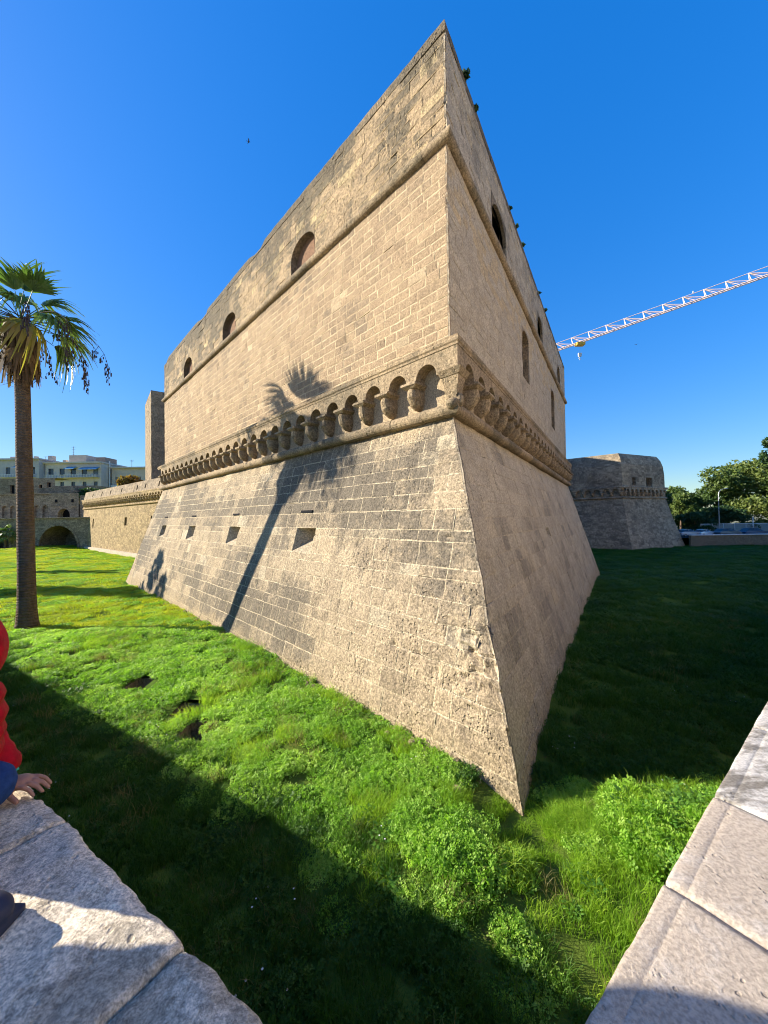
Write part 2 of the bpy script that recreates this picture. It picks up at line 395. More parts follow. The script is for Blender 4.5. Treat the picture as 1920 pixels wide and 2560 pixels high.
PIT_LABEL = ['stone lined pit in the grass farthest from the corner of the wall', 'middle one of three stone lined pits in the grass', 'stone lined pit in the grass nearest to the viewer']
for (px, py, w, h), lb in zip(PITS, PIT_LABEL):
    e = empty('stone_pit', (px+w/2, py+h/2, gz(px+w/2, py+h/2)-.9), lb, 'pit', 'pits in the moat grass')
    zt = gz(px+w/2, py+h/2) - .10
    for nm, c, d in (('side_wall', (px-.05, py+h/2, zt-.42), (.1, h+.2, .86)), ('side_wall', (px+w+.05, py+h/2, zt-.42), (.1, h+.2, .86)),
                     ('end_wall', (px+w/2, py+h+.052, zt-.42), (w-.004, .1, .86)), ('end_wall', (px+w/2, py-.052, zt-.42), (w-.004, .1, .86)),
                     ('bottom', (px+w/2, py+h/2, zt-.9), (w+.2, h+.2, .06))):
        MB().box(c, d).build(nm, M_RETAIN if nm != 'bottom' else M_SOIL, e)

# ------------------------------------------------------------------ the near bastion
CX, CY = 2.0525, 11.0
aL, aR = .7594, .5582
LL, LR = 33.15, 31.19
uL = Vector((-math.sin(aL), math.cos(aL), 0)); uR = Vector((math.sin(aR), math.cos(aR), 0))
nL = Vector((-uL.y, uL.x, 0)); nR = Vector((uR.y, -uR.x, 0))
if nL.y > 0: nL = -nL
det = nL.x*nR.y - nL.y*nR.x
EV = Vector(((nR.y - nL.y)/det, (nL.x - nR.x)/det, 0))     # shift of the corner per metre of offset on both faces
KA = -EV.dot(uL)
class Face:
    def __init__(s, u, n, L, kend): s.u, s.n, s.L, s.k = u, n, L, kend; s.c = Vector((CX, CY, 0))
    def P(s, u, d, z): return s.c + s.u*u + s.n*d + Vector((0, 0, z))
    def u0(s, d): return -KA*d
    def u1(s, d): return s.L + s.k*d
FL = Face(uL, nL, LL, 1.2); FR = Face(uR, nR, LR, .72)
Z_BASE, Z_T2, Z_C, Z_T1, Z_TOP = -1.3, 8.25, 10.46, 16.66, 20.57
def d_scarp(z): return .116 + 2.3785*(8.25 - z)/8.25
def d_wall(z): return 0.
CAMP = Vector((0, 0, EYE))

bastion = empty('bastion', (CX, CY, 0), 'tall pointed limestone bastion with sloping base and corbel arcade, centre of view', 'bastion')
BL = []                                                # every block: (apparent size, verts, faces, tone, material)
def courses(z0, z1, h, rnd, jit=.12):
    zs = [z0]
    while zs[-1] < z1 - h*.6: zs.append(zs[-1] + h*rnd.uniform(1-jit, 1+jit))
    k = (z1 - z0)/(zs[-1] - z0); return [z0 + (z-z0)*k for z in zs]
HOLES = [(.60, 1.86, .10, .16), (.15, 1.87, .09, .12), (-.27, 1.80, .10, .17), (2.65, 2.55, .09, .2), (-.88, 1.56, .12, .14), (-.55, 4.74, .09, .1), (-.75, 4.78, .07, .1), (-2.0, 1.62, .16, .12), (-1.57, 1.69, .13, .12), (1.74, 2.07, .08, .1), (-1.75, 2.2, .15, .1), (-1.2, 2.6, .1, .08), (11.1, .44, .12, .15), (5.2, 3.1, .08, .1), (3.8, 1.2, .1, .1), (-1.4, 3.4, .08, .1)]
def erode(face, u, z, d):
    """extra depth lost where the stone has crumbled away"""
    e = 0.
    s = u + KA*d                                       # distance from the arris
    p = face.P(u, d, z)
    if face is FL:
        if z < 8:
            for hu, hz, hr, hd in HOLES:
                q2 = ((u-hu)**2 + ((z-hz)*.8)**2)/(hr*hr)
                if q2 < 5: e += hd*.6*math.exp(-q2)*(.7 + .8*fbm(u*6, z*6, 0, 2))
        w = math.exp(-((z-2.1)/.85)**2)*math.exp(-(max(0, s-.5)/.9)**2)
        e += .17*w*max(0, .30 + fbm(p.x*3.2, p.y*3.2, p.z*3.2, 3))
        if z > 16.9: e += .07*math.exp(-(s/2.6)**2)*max(0, .25 + fbm(p.x*3.5, p.y*3.5, p.z*3.5, 3))
    q = fbm(p.x*.55+9, p.y*.55, p.z*.55, 3)
    if q > .42: e += (q-.42)*.12
    return e
def lay(face, zs, dfun, wr, holes, joint, mat, rnd, proud=(-.004, .012), tonef=None, ulo=None, uhi=None, mort=.95):
    """courses of separate blocks on a bed of mortar; openings snap to the courses"""
    snapped = []
    for (ua, ub, za, zb) in holes:
        ia = min(range(len(zs)), key=lambda i: abs(zs[i]-za)); ib = min(range(len(zs)), key=lambda i: abs(zs[i]-zb))
        snapped.append((ua, ub, zs[ia], zs[max(ib, ia+1)]))
    core = MB()
    for r in range(len(zs)-1):
        z0, z1 = zs[r], zs[r+1]; zm = (z0+z1)/2; dm = dfun(zm)
        us = None if ulo is None else ulo
        e1 = face.u1(dm) if uhi is None else uhi
        cuts = sorted((a, b) for a, b, c, d in snapped if c < zm < d)
        iv = []; st = us
        for a, b in cuts: iv.append((st, a)); st = b
        iv.append((st, e1))
        for a, b in iv:
            # mortar bed
            m0, m1 = dfun(z0)-.3, dfun(z1)-.3
            A0 = face.u0(m0) if a is None else a; A1 = face.u0(m1) if a is None else a
            core.add([face.P(A0, m0, z0), face.P(b, m0, z0), face.P(b, m1, z1), face.P(A1, m1, z1)], [(0, 1, 2, 3) if face is FL else (3, 2, 1, 0)])
            lo = face.u0(dm) if a is None else a
            u = lo; edges = [lo]
            first = True
            while u < b - 1e-6:
                w = rnd.uniform(*wr) * (rnd.choice((.75, 1.25)) if first else 1.)
                first = False
                u2 = u + w
                if b - u2 < wr[0]*.6: u2 = b
                edges.append(min(u2, b)); u = u2
            for i in range(len(edges)-1):
                ua, ub = edges[i], edges[i+1]
                arr = a is None and i == 0
                P0 = face.P((ua+ub)/2, dm, zm)
                v = P0 - CAMP; dist = v.length
                size = (ub-ua)*(z1-z0)*abs(v.normalized().dot(face.n))/dist**2
                near = size > .0006
                pa = [0, .1, .37, .63, .9, 1] if near else [0, .1, .9, 1]
                pb = [0, .14, .5, .86, 1] if near else [0, .16, .84, 1]
                big_ = size > .0022
                if big_:
                    pa = [0, .05, .16, .28, .40, .52, .64, .76, .88, .95, 1]; pb = [0, .08, .25, .42, .6, .77, .92, 1]
                if (ub-ua) < .3: pa = [0, .2, .8, 1]
                pr = rnd.uniform(*proud)
                tilt = rnd.uniform(-.008, .008); tiltb = rnd.uniform(-.006, .006)
                jo = joint*rnd.uniform(.7, 1.3)/2
                cj = [rnd.uniform(-.016, .016) for _ in range(4)]
                V = []; na, nb = len(pa), len(pb)
                for jb, b_ in enumerate(pb):
                    z = z0 + jo + (z1-z0-2*jo)*b_
                    z += (cj[0]*(1-b_)+cj[1]*b_)*(.5 if 0 < b_ < 1 else 1)
                    for ja, a_ in enumerate(pa):
                        d = dfun(z)
                        if arr and ja == 0:
                            d += .002 + .040*pn(z*2.7, 4.4, 1.3) - .035*max(0, pn(z*8., 1.1, 0)) - .02*max(0, pn(z*19., 2.1, 0)) - erode(FL, face.u0(d), z, d)
                            V.append(face.P(face.u0(d), d, z)); continue
                        uu0 = face.u0(d) if arr else ua + jo
                        u_ = uu0 + (ub - jo - uu0)*a_
                        p = face.P(u_, d, z)
                        edge = ja in (0, na-1) or jb in (0, nb-1)
                        dd = pr + tilt*(a_-.5) + tiltb*(b_-.5) + .014*pn(p.x*2.3, p.y*2.3, p.z*2.3) - erode(face, u_, z, d)
                        if big_: dd += .020*fbm(p.x*4.6, p.y*4.6, p.z*4.6, 3) - .05*max(0, fbm(p.x*2.9+3, p.y*2.9, p.z*2.9, 2) - .42)
                        if edge: dd -= .003 + .010*abs(pn(p.x*7, p.y*7, p.z*7))
                        V.append(face.P(u_, d + dd, z))
                F = [(j*na+k, j*na+k+1, (j+1)*na+k+1, (j+1)*na+k) for j in range(nb-1) for k in range(na-1)]
                ring = [k for k in range(na)] + [j*na+na-1 for j in range(1, nb)] + [(nb-1)*na+k for k in range(na-2, -1, -1)] + [j*na for j in range(nb-2, 0, -1)]
                t = tonef(ua, zm) if tonef else (min(1, max(0, rnd.gauss(.5, .15))), .3, .5)
                nfront = len(V); k0 = nfront; n = len(ring)
                # a flush fillet of pale mortar round the stone, out to the middle of the joint
                for q in ring: V.append(Vector(V[q]))
                for q in ring:
                    ja, jb = q % na, q // na
                    du = (-1 if ja == 0 else 1 if ja == na-1 else 0)*(jo + .004); dz = (-1 if jb == 0 else 1 if jb == nb-1 else 0)*(jo + .004)
                    if arr and ja == 0: du = 0
                    V.append(Vector(V[q]) + face.u*du + Vector((0, 0, dz)) - face.n*(.004 + (dz*.288 if dfun is d_scarp else 0)))
                for q in ring: V.append(Vector(V[k0 + n + ring.index(q)]) - face.n*.05)
                F += [(k0+q, k0+n+q, k0+n+(q+1) % n, k0+(q+1) % n) for q in range(n)]
                F += [(k0+n+q, k0+2*n+q, k0+2*n+(q+1) % n, k0+n+(q+1) % n) for q in range(n)]
                if face is FR: F = [tuple(reversed(f)) for f in F]
                tm = (.72 + rnd.uniform(-.15, .15), mort*rnd.choice((.7, .85, 1., 1., 1.)), .15)
                t = [list(t) + [1.]]*nfront + [list(tm) + [1.]]*(2*n) + [[.1, .2, .9, 1.]]*n
                BL.append((size, V, F, t, mat))
    return core, snapped
def tone_scarp(rnd):
    def f(u, z):
        g = rnd.random()
        b = .42 + .5*fbm(u*.14, z*.35, 2.) + .40*math.exp(-((z-6.0)/1.1)**2)*sst(-2., 6., u) + rnd.uniform(-.08, .08)
        return (min(1, max(0, rnd.gauss(.5, .115))), rnd.uniform(.8, .95) if g < .05 else rnd.uniform(.3, .6), min(1.3, max(-.3, b)))
    return f
def tone_wall(rnd):
    def f(u, z):
        g = rnd.random()
        b = .4 + .25*math.exp(-((16.6-z)/.8)**2) + rnd.uniform(-.25, .25)
        return (min(1, max(0, rnd.gauss(.50, .085))), rnd.uniform(.65, .85) if g < .035 else rnd.uniform(.2, .6), b)
    return f
def tone_right(rnd):
    def f(u, z):
        g = rnd.uniform(.85, 1.) if (14.6 < z < 16.7 and rnd.random() < .5) else rnd.uniform(.3, .72)
        b = rnd.uniform(-.05, .20) + (.7*max(0, fbm(u*.45, z*.6, 9., 3)) + .1 if z < 8.3 else 0)
        return (min(1, max(0, rnd.gauss(.70, .10))), g, b)  # base tone set high in place of bounce light on this face
    return f
def tone_para(rnd):
    def f(u, z):
        g = rnd.random()
        return (min(1, max(0, rnd.gauss(.54, .12))), rnd.uniform(.75, 1) if g < .12 else rnd.uniform(.3, .6), .42 + rnd.uniform(-.3, .25))
    return f

WIN_L = [(7.21, 9.28), (16.06, 18.2), (24.75, 26.9)]
WIN_R = [(4.9, 7.3), (15.6, 17.7), (25.5, 27.4)]
SLOT_R = [(10.6, 12.4, 12.95, 15.75), (21.3, 23.1, 12.4, 15.4)]
PORT_L = [(5.62, 7.22), (12.9, 14.5), (20.3, 21.9), (27.8, 29.4)]
PORT_R = [(7.0, 8.3), (15.0, 16.3)]
rs = random.Random(5)
cores = MB(); HO = {}
for face, nm in ((FL, 'L'), (FR, 'R')):
    zs = courses(Z_BASE, Z_T2, .475, rs, .20)
    if nm == 'L':
        for zz in (4.0, 4.95):
            i = min(range(1, len(zs)-1), key=lambda k: abs(zs[k]-zz)); zs[i] = zz
    mo = 1. if nm == 'L' else .72
    ports = [(a+.1, b-.1, 4.0, 4.95) for a, b in PORT_L] if nm == 'L' else [(9.5, 10.4, 4.3, 4.75)]
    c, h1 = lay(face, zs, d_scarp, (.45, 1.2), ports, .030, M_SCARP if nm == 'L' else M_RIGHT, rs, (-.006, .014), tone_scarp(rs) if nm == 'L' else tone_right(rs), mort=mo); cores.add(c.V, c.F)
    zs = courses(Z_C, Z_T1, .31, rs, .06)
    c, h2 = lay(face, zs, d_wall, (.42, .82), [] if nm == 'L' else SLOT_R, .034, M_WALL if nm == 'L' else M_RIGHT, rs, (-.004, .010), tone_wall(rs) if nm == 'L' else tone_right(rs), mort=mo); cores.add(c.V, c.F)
    zs = courses(Z_T1, 20.16, .33, rs, .08)
    wins = WIN_L if nm == 'L' else WIN_R
    c, h3 = lay(face, zs, d_wall, (.42, .95), [(a, b, 16.66, 18.4 if nm == 'L' else 18.75) for a, b in wins], .03, M_PARA if nm == 'L' else M_RIGHT, rs, (-.010, .016), tone_para(rs), mort=mo*.8); cores.add(c.V, c.F)
    # bed behind the arcade
    m0 = .02
    cores.add([face.P(face.u0(m0), m0, Z_T2), face.P(face.u1(m0), m0, Z_T2), face.P(face.u1(m0), m0, Z_C), face.P(face.u0(m0), m0, Z_C)], [(0, 1, 2, 3) if face is FL else (3, 2, 1, 0)])
    HO[nm] = (h1, h2, h3)
mk('mortar_bed', cores.V, cores.F, M_MORTAR, bastion)
BL.sort(key=lambda b: -b[0])
for size, V, F, t, mat in BL[:300]:
    mk('block', V, F, mat, bastion, t)
for mat in (M_SCARP, M_WALL, M_PARA, M_RIGHT):
    rest = MB()
    for size, V, F, t, m in BL[300:]:
        if m is mat:
            k = len(rest.V); rest.V += [tuple(v) for v in V]; rest.F += [tuple(i+k for i in f) for f in F]; rest.T += t
    o = rest.build('masonry', mat, bastion); o['kind'] = 'stuff'

# openings -----------------------------------------------------------
def flip(face, F): return F if face is FL else [tuple(reversed(f)) for f in F]
def arched_opening(face, hole, rise, depth, d0=0., back=M_INFILL, flare=0.):
    ua, ub, za, zb = hole; uc = (ua+ub)/2; hw = (ub-ua)/2; zs = zb - .06 - rise; N = 12
    arc = [(uc - hw*math.cos(math.pi*i/N), zs + rise*math.sin(math.pi*i/N)) for i in range(N+1)]
    m = MB()
    for i in range(N):
        (u0, z0), (u1, z1) = arc[i], arc[i+1]
        m.add([face.P(u0, d0, z0), face.P(u1, d0, z1), face.P(u1, d0, zb), face.P(u0, d0, zb)], flip(face, [(0, 1, 2, 3)]))
        dp = .14 if flare else depth
        m.add([face.P(u0, d0, z0), face.P(u0, d0-dp, z0), face.P(u1, d0-dp, z1), face.P(u1, d0, z1)], flip(face, [(0, 1, 2, 3)]))
    dj = .14 if flare else depth
    for u in (ua, ub):
        m.add([face.P(u, d0+.01, za), face.P(u, d0-dj, za), face.P(u, d0-dj, zs), face.P(u, d0+.01, zs)], [(0, 1, 2, 3)])
    if flare:                                          # casemate behind the opening, its unlit depth put into a near-black colour
        ch_ = MB(); q0, q1, y0, y1 = ua-flare, ub+flare, za-.02, zb+.3
        ch_.add([face.P(u, d, z) for d in (d0-.1405, d0-depth) for u, z in ((q0, y0), (q1, y0), (q1, y1), (q0, y1))], [(4, 5, 6, 7), (0, 1, 5, 4), (1, 2, 6, 5), (2, 3, 7, 6), (3, 0, 4, 7)])
    m.add([face.P(ua, d0+.01, za), face.P(ub, d0+.01, za), face.P(ub, d0-depth, za), face.P(ua, d0-depth, za)], [(0, 1, 2, 3)])
    fr = m.build('window_arch', M_PARA, bastion)
    if flare:
        ch_.build('casemate', M_DARK, fr); return
    b = MB(); e = d0 - depth + .01
    b.add([face.P(ua-flare, e, za), face.P(ub+flare, e, za), face.P(ub+flare, e, zb+flare), face.P(ua-flare, e, zb+flare)], flip(face, [(0, 1, 2, 3)]))
    b.build('infill_panel', back, fr)
for h in HO['L'][2]: arched_opening(FL, h, .72, .34)
for h in HO['R'][2]: arched_opening(FR, h, .95, 2.6, back=M_DARK, flare=2.0)
for h in HO['R'][1]: arched_opening(FR, h, .55, .55)
def gun_port(face, hole):
    ua, ub, za, zb = hole; uc = (ua+ub)/2
    A = [(ua, za), (ub, za), (ub, zb), (ua, zb)]
    B = [(uc-.42, za+.70), (uc+.10, za+.70), (uc+.10, zb-.05), (uc-.42, zb-.05)]
    V = [face.P(u, d_scarp(z)-.004, z) for u, z in A] + [face.P(u, d_scarp(zb)-.85, z) for u, z in B]
    m = MB().add(V, [(0, 1, 5, 4), (1, 2, 6, 5), (2, 3, 7, 6), (3, 0, 4, 7)])
    o = mk('gun_port', m.V, m.F, M_SCARP, bastion, (.6, .8, .1))
    b = MB().add([face.P(u, d_scarp(zb)-.84, z) for u, z in [(uc-.46, za+.66), (uc+.14, za+.66), (uc+.14, zb), (uc-.46, zb)]], flip(face, [(0, 1, 2, 3)]))
    b.build('opening', M_DARK, o)
for h in HO['L'][0]: gun_port(FL, h)
for h in HO['R'][0]: gun_port(FR, h)
# shadow slots above the ports and eroded holes
def pocket(face, u, z, w, h, dep, dfun, nm='vent_slot'):
    m = MB()
    d = dfun(z)+.012
    N = 10; V = []
    for k in range(N):
        a = 2*math.pi*k/N; V.append(face.P(u + w/2*math.copysign(abs(math.cos(a))**.6, math.cos(a)), d, z + h/2*math.copysign(abs(math.sin(a))**.6, math.sin(a))))
    m.add(V, flip(face, [tuple(range(N))]))
    return m
for a, b in PORT_L:
    uc = (a+b)/2 + .25
    m = MB(); z = 5.62
    d = d_scarp(z)
    A = [(uc-.42, z-.05), (uc+.42, z-.05), (uc+.42, z+.05), (uc-.42, z+.05)]
    V = [FL.P(u, d_scarp(zz)+.035, zz) for u, zz in A] + [FL.P(u, d_scarp(zz)-.01, zz) for u, zz in A]
    m.add(V, [(0, 1, 2, 3), (0, 4, 5, 1), (1, 5, 6, 2), (2, 6, 7, 3), (3, 7, 4, 0)])
    m.build('vent_slot', M_DARK, bastion)

# mouldings ----------------------------------------------------------
def moulding(face, prof, seg, mat, nm, rnd, jit=.008):
    dm = max(p[0] for p in prof); u = None; Lend = face.L
    pos = [None]; x = face.u0(dm)
    while x < Lend - seg*1.3:
        x += seg*rnd.uniform(.8, 1.2); pos.append(x)
    pos.append('end')
    for i in range(len(pos)-1):
        V = []; n = len(prof); sh = rnd.uniform(-jit, jit); sz = rnd.uniform(-jit, jit); k = 4
        for j in range(k+1):
            for d, z in prof:
                a = face.u0(d) if pos[i] is None else pos[i] + .006
                b = face.u1(d) if pos[i+1] == 'end' else pos[i+1] - .006
                u = a + (b-a)*j/k
                wob = .012*pn(u*2.1, z*3, d*3) if 0 < j < k else 0
                on = sh if not (pos[i] is None and j == 0) else 0
                V.append(face.P(u, d + (on + wob if d > .02 else 0), z + (sz if on else 0)))
        F = [(j*n+q, (j+1)*n+q, (j+1)*n+q+1, j*n+q+1) for j in range(k) for q in range(n-1)]
        F += [tuple(range(n)), tuple(reversed(range(k*n, k*n+n)))]
        mk(nm, V, flip(face, [tuple(reversed(f)) for f in F]), mat, bastion, (rnd.gauss(.5, .15), rnd.uniform(.2, .7), rnd.uniform(.2, .9)), smooth=False)
def half_round(dc, zc, r, n=9, back=-.06):
    return [(back, zc-r)] + [(dc + r*math.cos(a), zc + r*math.sin(a)) for a in [(-math.pi/2 + math.pi*i/n) for i in range(n+1)]] + [(back, zc+r)]
for face in (FL, FR):
    moulding(face, half_round(.03, 16.80, .175), 1.3, M_TRIM, 'upper_moulding', rs)
    moulding(face, half_round(.22, 8.43, .19, back=.08), 1.15, M_TRIM, 'lower_moulding', rs)
    moulding(face, [(.02, 10.18), (.45, 10.18), (.45, 10.25), (.485, 10.29), (.49, 10.36), (.45, 10.40), (.46, 10.46), (.33, 10.485), (.02, 10.53)], 1.4, M_TRIM, 'cornice', rs, .006)

# corbel arcade --------------------------------------------------------
PITCH = 1.21
def bay_mesh(face, u0, u1, r, zs, za, zb, d1, d0):
    m = MB(); uc = (u0+u1)/2; N = 10
    arc = [(uc - r, za)] + [(uc - r*math.cos(math.pi*i/N), zs + r*math.sin(math.pi*i/N)) for i in range(N+1)] + [(uc + r, za)]
    for i in range(len(arc)-1):
        (a, z), (b, y) = arc[i], arc[i+1]
        if abs(b-a) > 1e-6:
            m.add([face.P(a, d1, z), face.P(b, d1, y), face.P(b, d1, zb), face.P(a, d1, zb)], flip(face, [(0, 1, 2, 3)]))
        m.add([face.P(a, d1, z), face.P(a, d0, z), face.P(b, d0, y), face.P(b, d1, y)], flip(face, [(0, 1, 2, 3)]))
    for a, b in ((u0, uc-r), (uc+r, u1)):
        m.add([face.P(a, d1, za), face.P(b, d1, za), face.P(b, d1, zb), face.P(a, d1, zb)], flip(face, [(0, 1, 2, 3)]))
        m.add([face.P(a, d1, za), face.P(a, d0, za), face.P(b, d0, za), face.P(b, d1, za)], flip(face, [(0, 1, 2, 3)]))
    return m
def corbel_mesh(face, u, rnd):
    m = MB()
    def ex(prof, hw0, hw1=None):
        n = len(prof); hw1 = hw1 or hw0
        V = [face.P(u-hw0, d, z) for d, z in prof] + [face.P(u+hw0, d, z) for d, z in prof]
        m.add(V, flip(face, [tuple(range(n)), tuple(reversed(range(n, 2*n)))] + [(i, n+i, n+(i+1) % n, (i+1) % n) for i in range(n)]))
    j = lambda a, k=.018: a + rnd.uniform(-k, k)
    # impost slab with a splayed underside
    V = []
    for z, hw, dd in ((9.505, .30, .585), (9.42, .31, .60), (9.34, .20, .50)):
        V += [face.P(u-j(hw), .01, z), face.P(u-j(hw), j(dd), z), face.P(u+j(hw), j(dd), z), face.P(u+j(hw), .01, z)]
    F = [(0, 1, 2, 3), (11, 10, 9, 8)] + [(l*4+i, l*4+4+i, l*4+4+(i+1) % 4, l*4+(i+1) % 4) for l in range(2) for i in range(4)]
    m.add(V, flip(face, F))
    # rounded bracket
    V = []; S = 8; lev = ((9.35, .175, .49), (9.22, .205, .535), (9.08, .21, .53), (8.95, .195, .475), (8.84, .16, .38), (8.74, .09, .24), (8.70, .02, .06))
    for z, hw, dd in lev:
        hw, dd = j(hw, .012), j(dd, .02)
        for k in range(S+1):
            a = math.pi*k/S; c, s_ = math.cos(a), math.sin(a)
            V.append(face.P(u + hw*math.copysign(abs(c)**.7, c), .01 + (dd-.01)*s_**.6, z))
    m.add(V, flip(face, [(l*(S+1)+k, (l+1)*(S+1)+k, (l+1)*(S+1)+k+1, l*(S+1)+k+1) for l in range(len(lev)-1) for k in range(S)]))
    return m
for face, ustart, cnt in ((FL, 1.21, 27), (FR, 1.08, 26)):
    rr = random.Random(3)
    base_bay = bay_mesh(face, ustart-PITCH+.004, ustart-.004, .405, 9.53, 9.505, 10.182, .43, .01).build('arcade_bay', M_TRIM, bastion)
    protos = [corbel_mesh(face, ustart, rr).build('corbel', M_TRIM, bastion, smooth=False) for _ in range(4)]
    for k in range(4):
        protos[k].location += face.u*PITCH*k
    for k in range(1, cnt):
        b = base_bay.copy(); link(b); b.location = base_bay.location + face.u*(PITCH*k)
        if k >= 4:
            c = protos[rr.randrange(4)].copy(); link(c)
            src = [p for p in protos if p.data == c.data][0]
            c.location = src.location + face.u*(PITCH*(k - protos.index(src))) + Vector((0, 0, rr.uniform(-.012, .012)))
    # end return of the arcade
    MB().box((0, 0, 0), (.02, .02, .02)) 
# corner pier, carried by a wide corner corbel
def corner_poly(d, w):
    return [FL.P(w, .09, 0), FL.P(w, d, 0), Vector((CX, CY, 0)) + EV*d, FR.P(w, d, 0), FR.P(w, .09, 0)]
def corner_prism(d0, z0, d1, z1, w0, w1, nm, mat=M_TRIM):
    A = corner_poly(d0, w0); B = corner_poly(d1, w1); m = MB()
    V = [v + Vector((0, 0, z0)) for v in A] + [v + Vector((0, 0, z1)) for v in B]; n = 5
    m.add(V, [tuple(range(n)), tuple(reversed(range(n, 2*n)))] + [(i, n+i, n+i+1, i+1) for i in range(n-1)])
    return m.build(nm, mat, bastion)
corner_prism(.43, 9.505, .43, 10.182, -.002, -.002, 'corner_pier')
corner_prism(.48, 9.34, .58, 9.503, .02, .07, 'corner_impost')
corner_prism(.30, 8.56, .46, 9.338, -.12, -.02, 'corner_corbel')
# the lion-like carved stump on the corner of the lower moulding
cb = MB(); cp = Vector((CX, CY, 0)) + EV*.36
cb.ball((cp.x-.10, cp.y+.10, 8.55), (.20, .22, .17), 12, 8); cb.ball((cp.x+.10, cp.y+.14, 8.66), (.13, .16, .22), 10, 7)
cb.build('carved_stump', M_TRIM, bastion, smooth=True)

# coping of the parapet, with two shallow embrasures on the long side
def ztop(face, u):
    z = Z_TOP + .035*pn(u*.9, 3.3, 0) + .02*pn(u*3.1, 8.8, 0)
    if face is FL:
        for a, b in ((12.2, 14.2), (21.1, 23.4)):
            if a < u < b: z -= .22*min(1, (u-a)/.25, (b-u)/.9)
        if u > 31.2: z -= .8*((u-31.2)/2.)**2
    return z
for face in (FL, FR):
    edges = list(np.arange(face.u0(0)+1.5, face.L-1, 1.55)); pos = [None] + edges + ['end']
    for i in range(len(pos)-1):
        K = 6; V = []; n = 8
        for j in range(K+1):
            a = 0. if pos[i] is None else pos[i]+.004
            b = face.L if pos[i+1] == 'end' else pos[i+1]-.004
            u = a + (b-a)*j/K; zt = ztop(face, u)
            prof = [(-.05, 20.14), (.012, 20.14), (.012, zt-.16), (-.02, zt-.06), (-.10, zt), (-.75, zt+.02), (-.85, zt-.05), (-.85, 19.3)]
            for d, z in prof:
                uu = u
                if pos[i] is None and j == 0: uu = face.u0(d)
                V.append(face.P(uu, d + (.012*pn(u*2.7, z*2.7, 0) if d > -.04 else 0), z))
        F = [(j*n+q, (j+1)*n+q, (j+1)*n+q+1, j*n+q+1) for j in range(K) for q in range(n-1)] + [tuple(range(n)), tuple(reversed(range(K*n, K*n+n)))]
        mk('coping', V, flip(face, [tuple(reversed(f)) for f in F]), M_PARA, bastion, (rs.gauss(.45, .12), rs.uniform(.2, .6), rs.uniform(.5, 1.)))
# flanks and platform behind
inL = Vector((.634, .773, 0)); inR = Vector((-.848, .53, 0))
fl = MB()
for face, inn, ln in ((FL, inL, 16.), (FR, inR, 22.)):
    pts = [face.P(face.u1(d), d, z) for d, z in ((d_scarp(Z_BASE), Z_BASE), (.116, Z_T2), (.09, Z_T2+.3), (.09, Z_C), (0, Z_C+.05), (0, 20.1))]
    for i in range(len(pts)-1):
        q = [pts[i], pts[i+1], pts[i+1] + inn*ln, pts[i] + inn*ln]
        fl.add(q, [(0, 1, 2, 3)])
fl.build('flank_wall', M_WALL, bastion)
EL = FL.P(LL, -.8, 19.35); ER = FR.P(LR, -.8, 19.35); CC = Vector((CX, CY, 19.35)) - EV*.8
MB().add([CC, ER, ER + inR*20, EL + inL*14, EL], [(0, 1, 2, 3, 4)]).build('platform', M_PARA, bastion)

# fallen stones along the foot of the long face
rb = MB(); rr = random.Random(41)
for _ in range(170):
    u = rr.uniform(-2.6, 26.) if rr.random() < .75 else rr.uniform(-2.8, 4.); dd = d_scarp(0) + abs(rr.gauss(.05, .22)); q = FL.P(u, dd, 0); z = gz(q.x, q.y)
    s_ = rr.uniform(.03, .10)*(1.5 if rr.random() < .12 else 1)
    rb.ball((q.x, q.y, z + s_*.4), (s_*rr.uniform(.7, 1.4), s_*rr.uniform(.7, 1.3), s_*rr.uniform(.5, .9)), 6, 4, None, (rr.uniform(.3, .7), .4, .4))
tag(rb.build('rubble', M_SCARP), 'small fallen stones scattered along the foot of the bastion', 'rubble', kind='stuff')
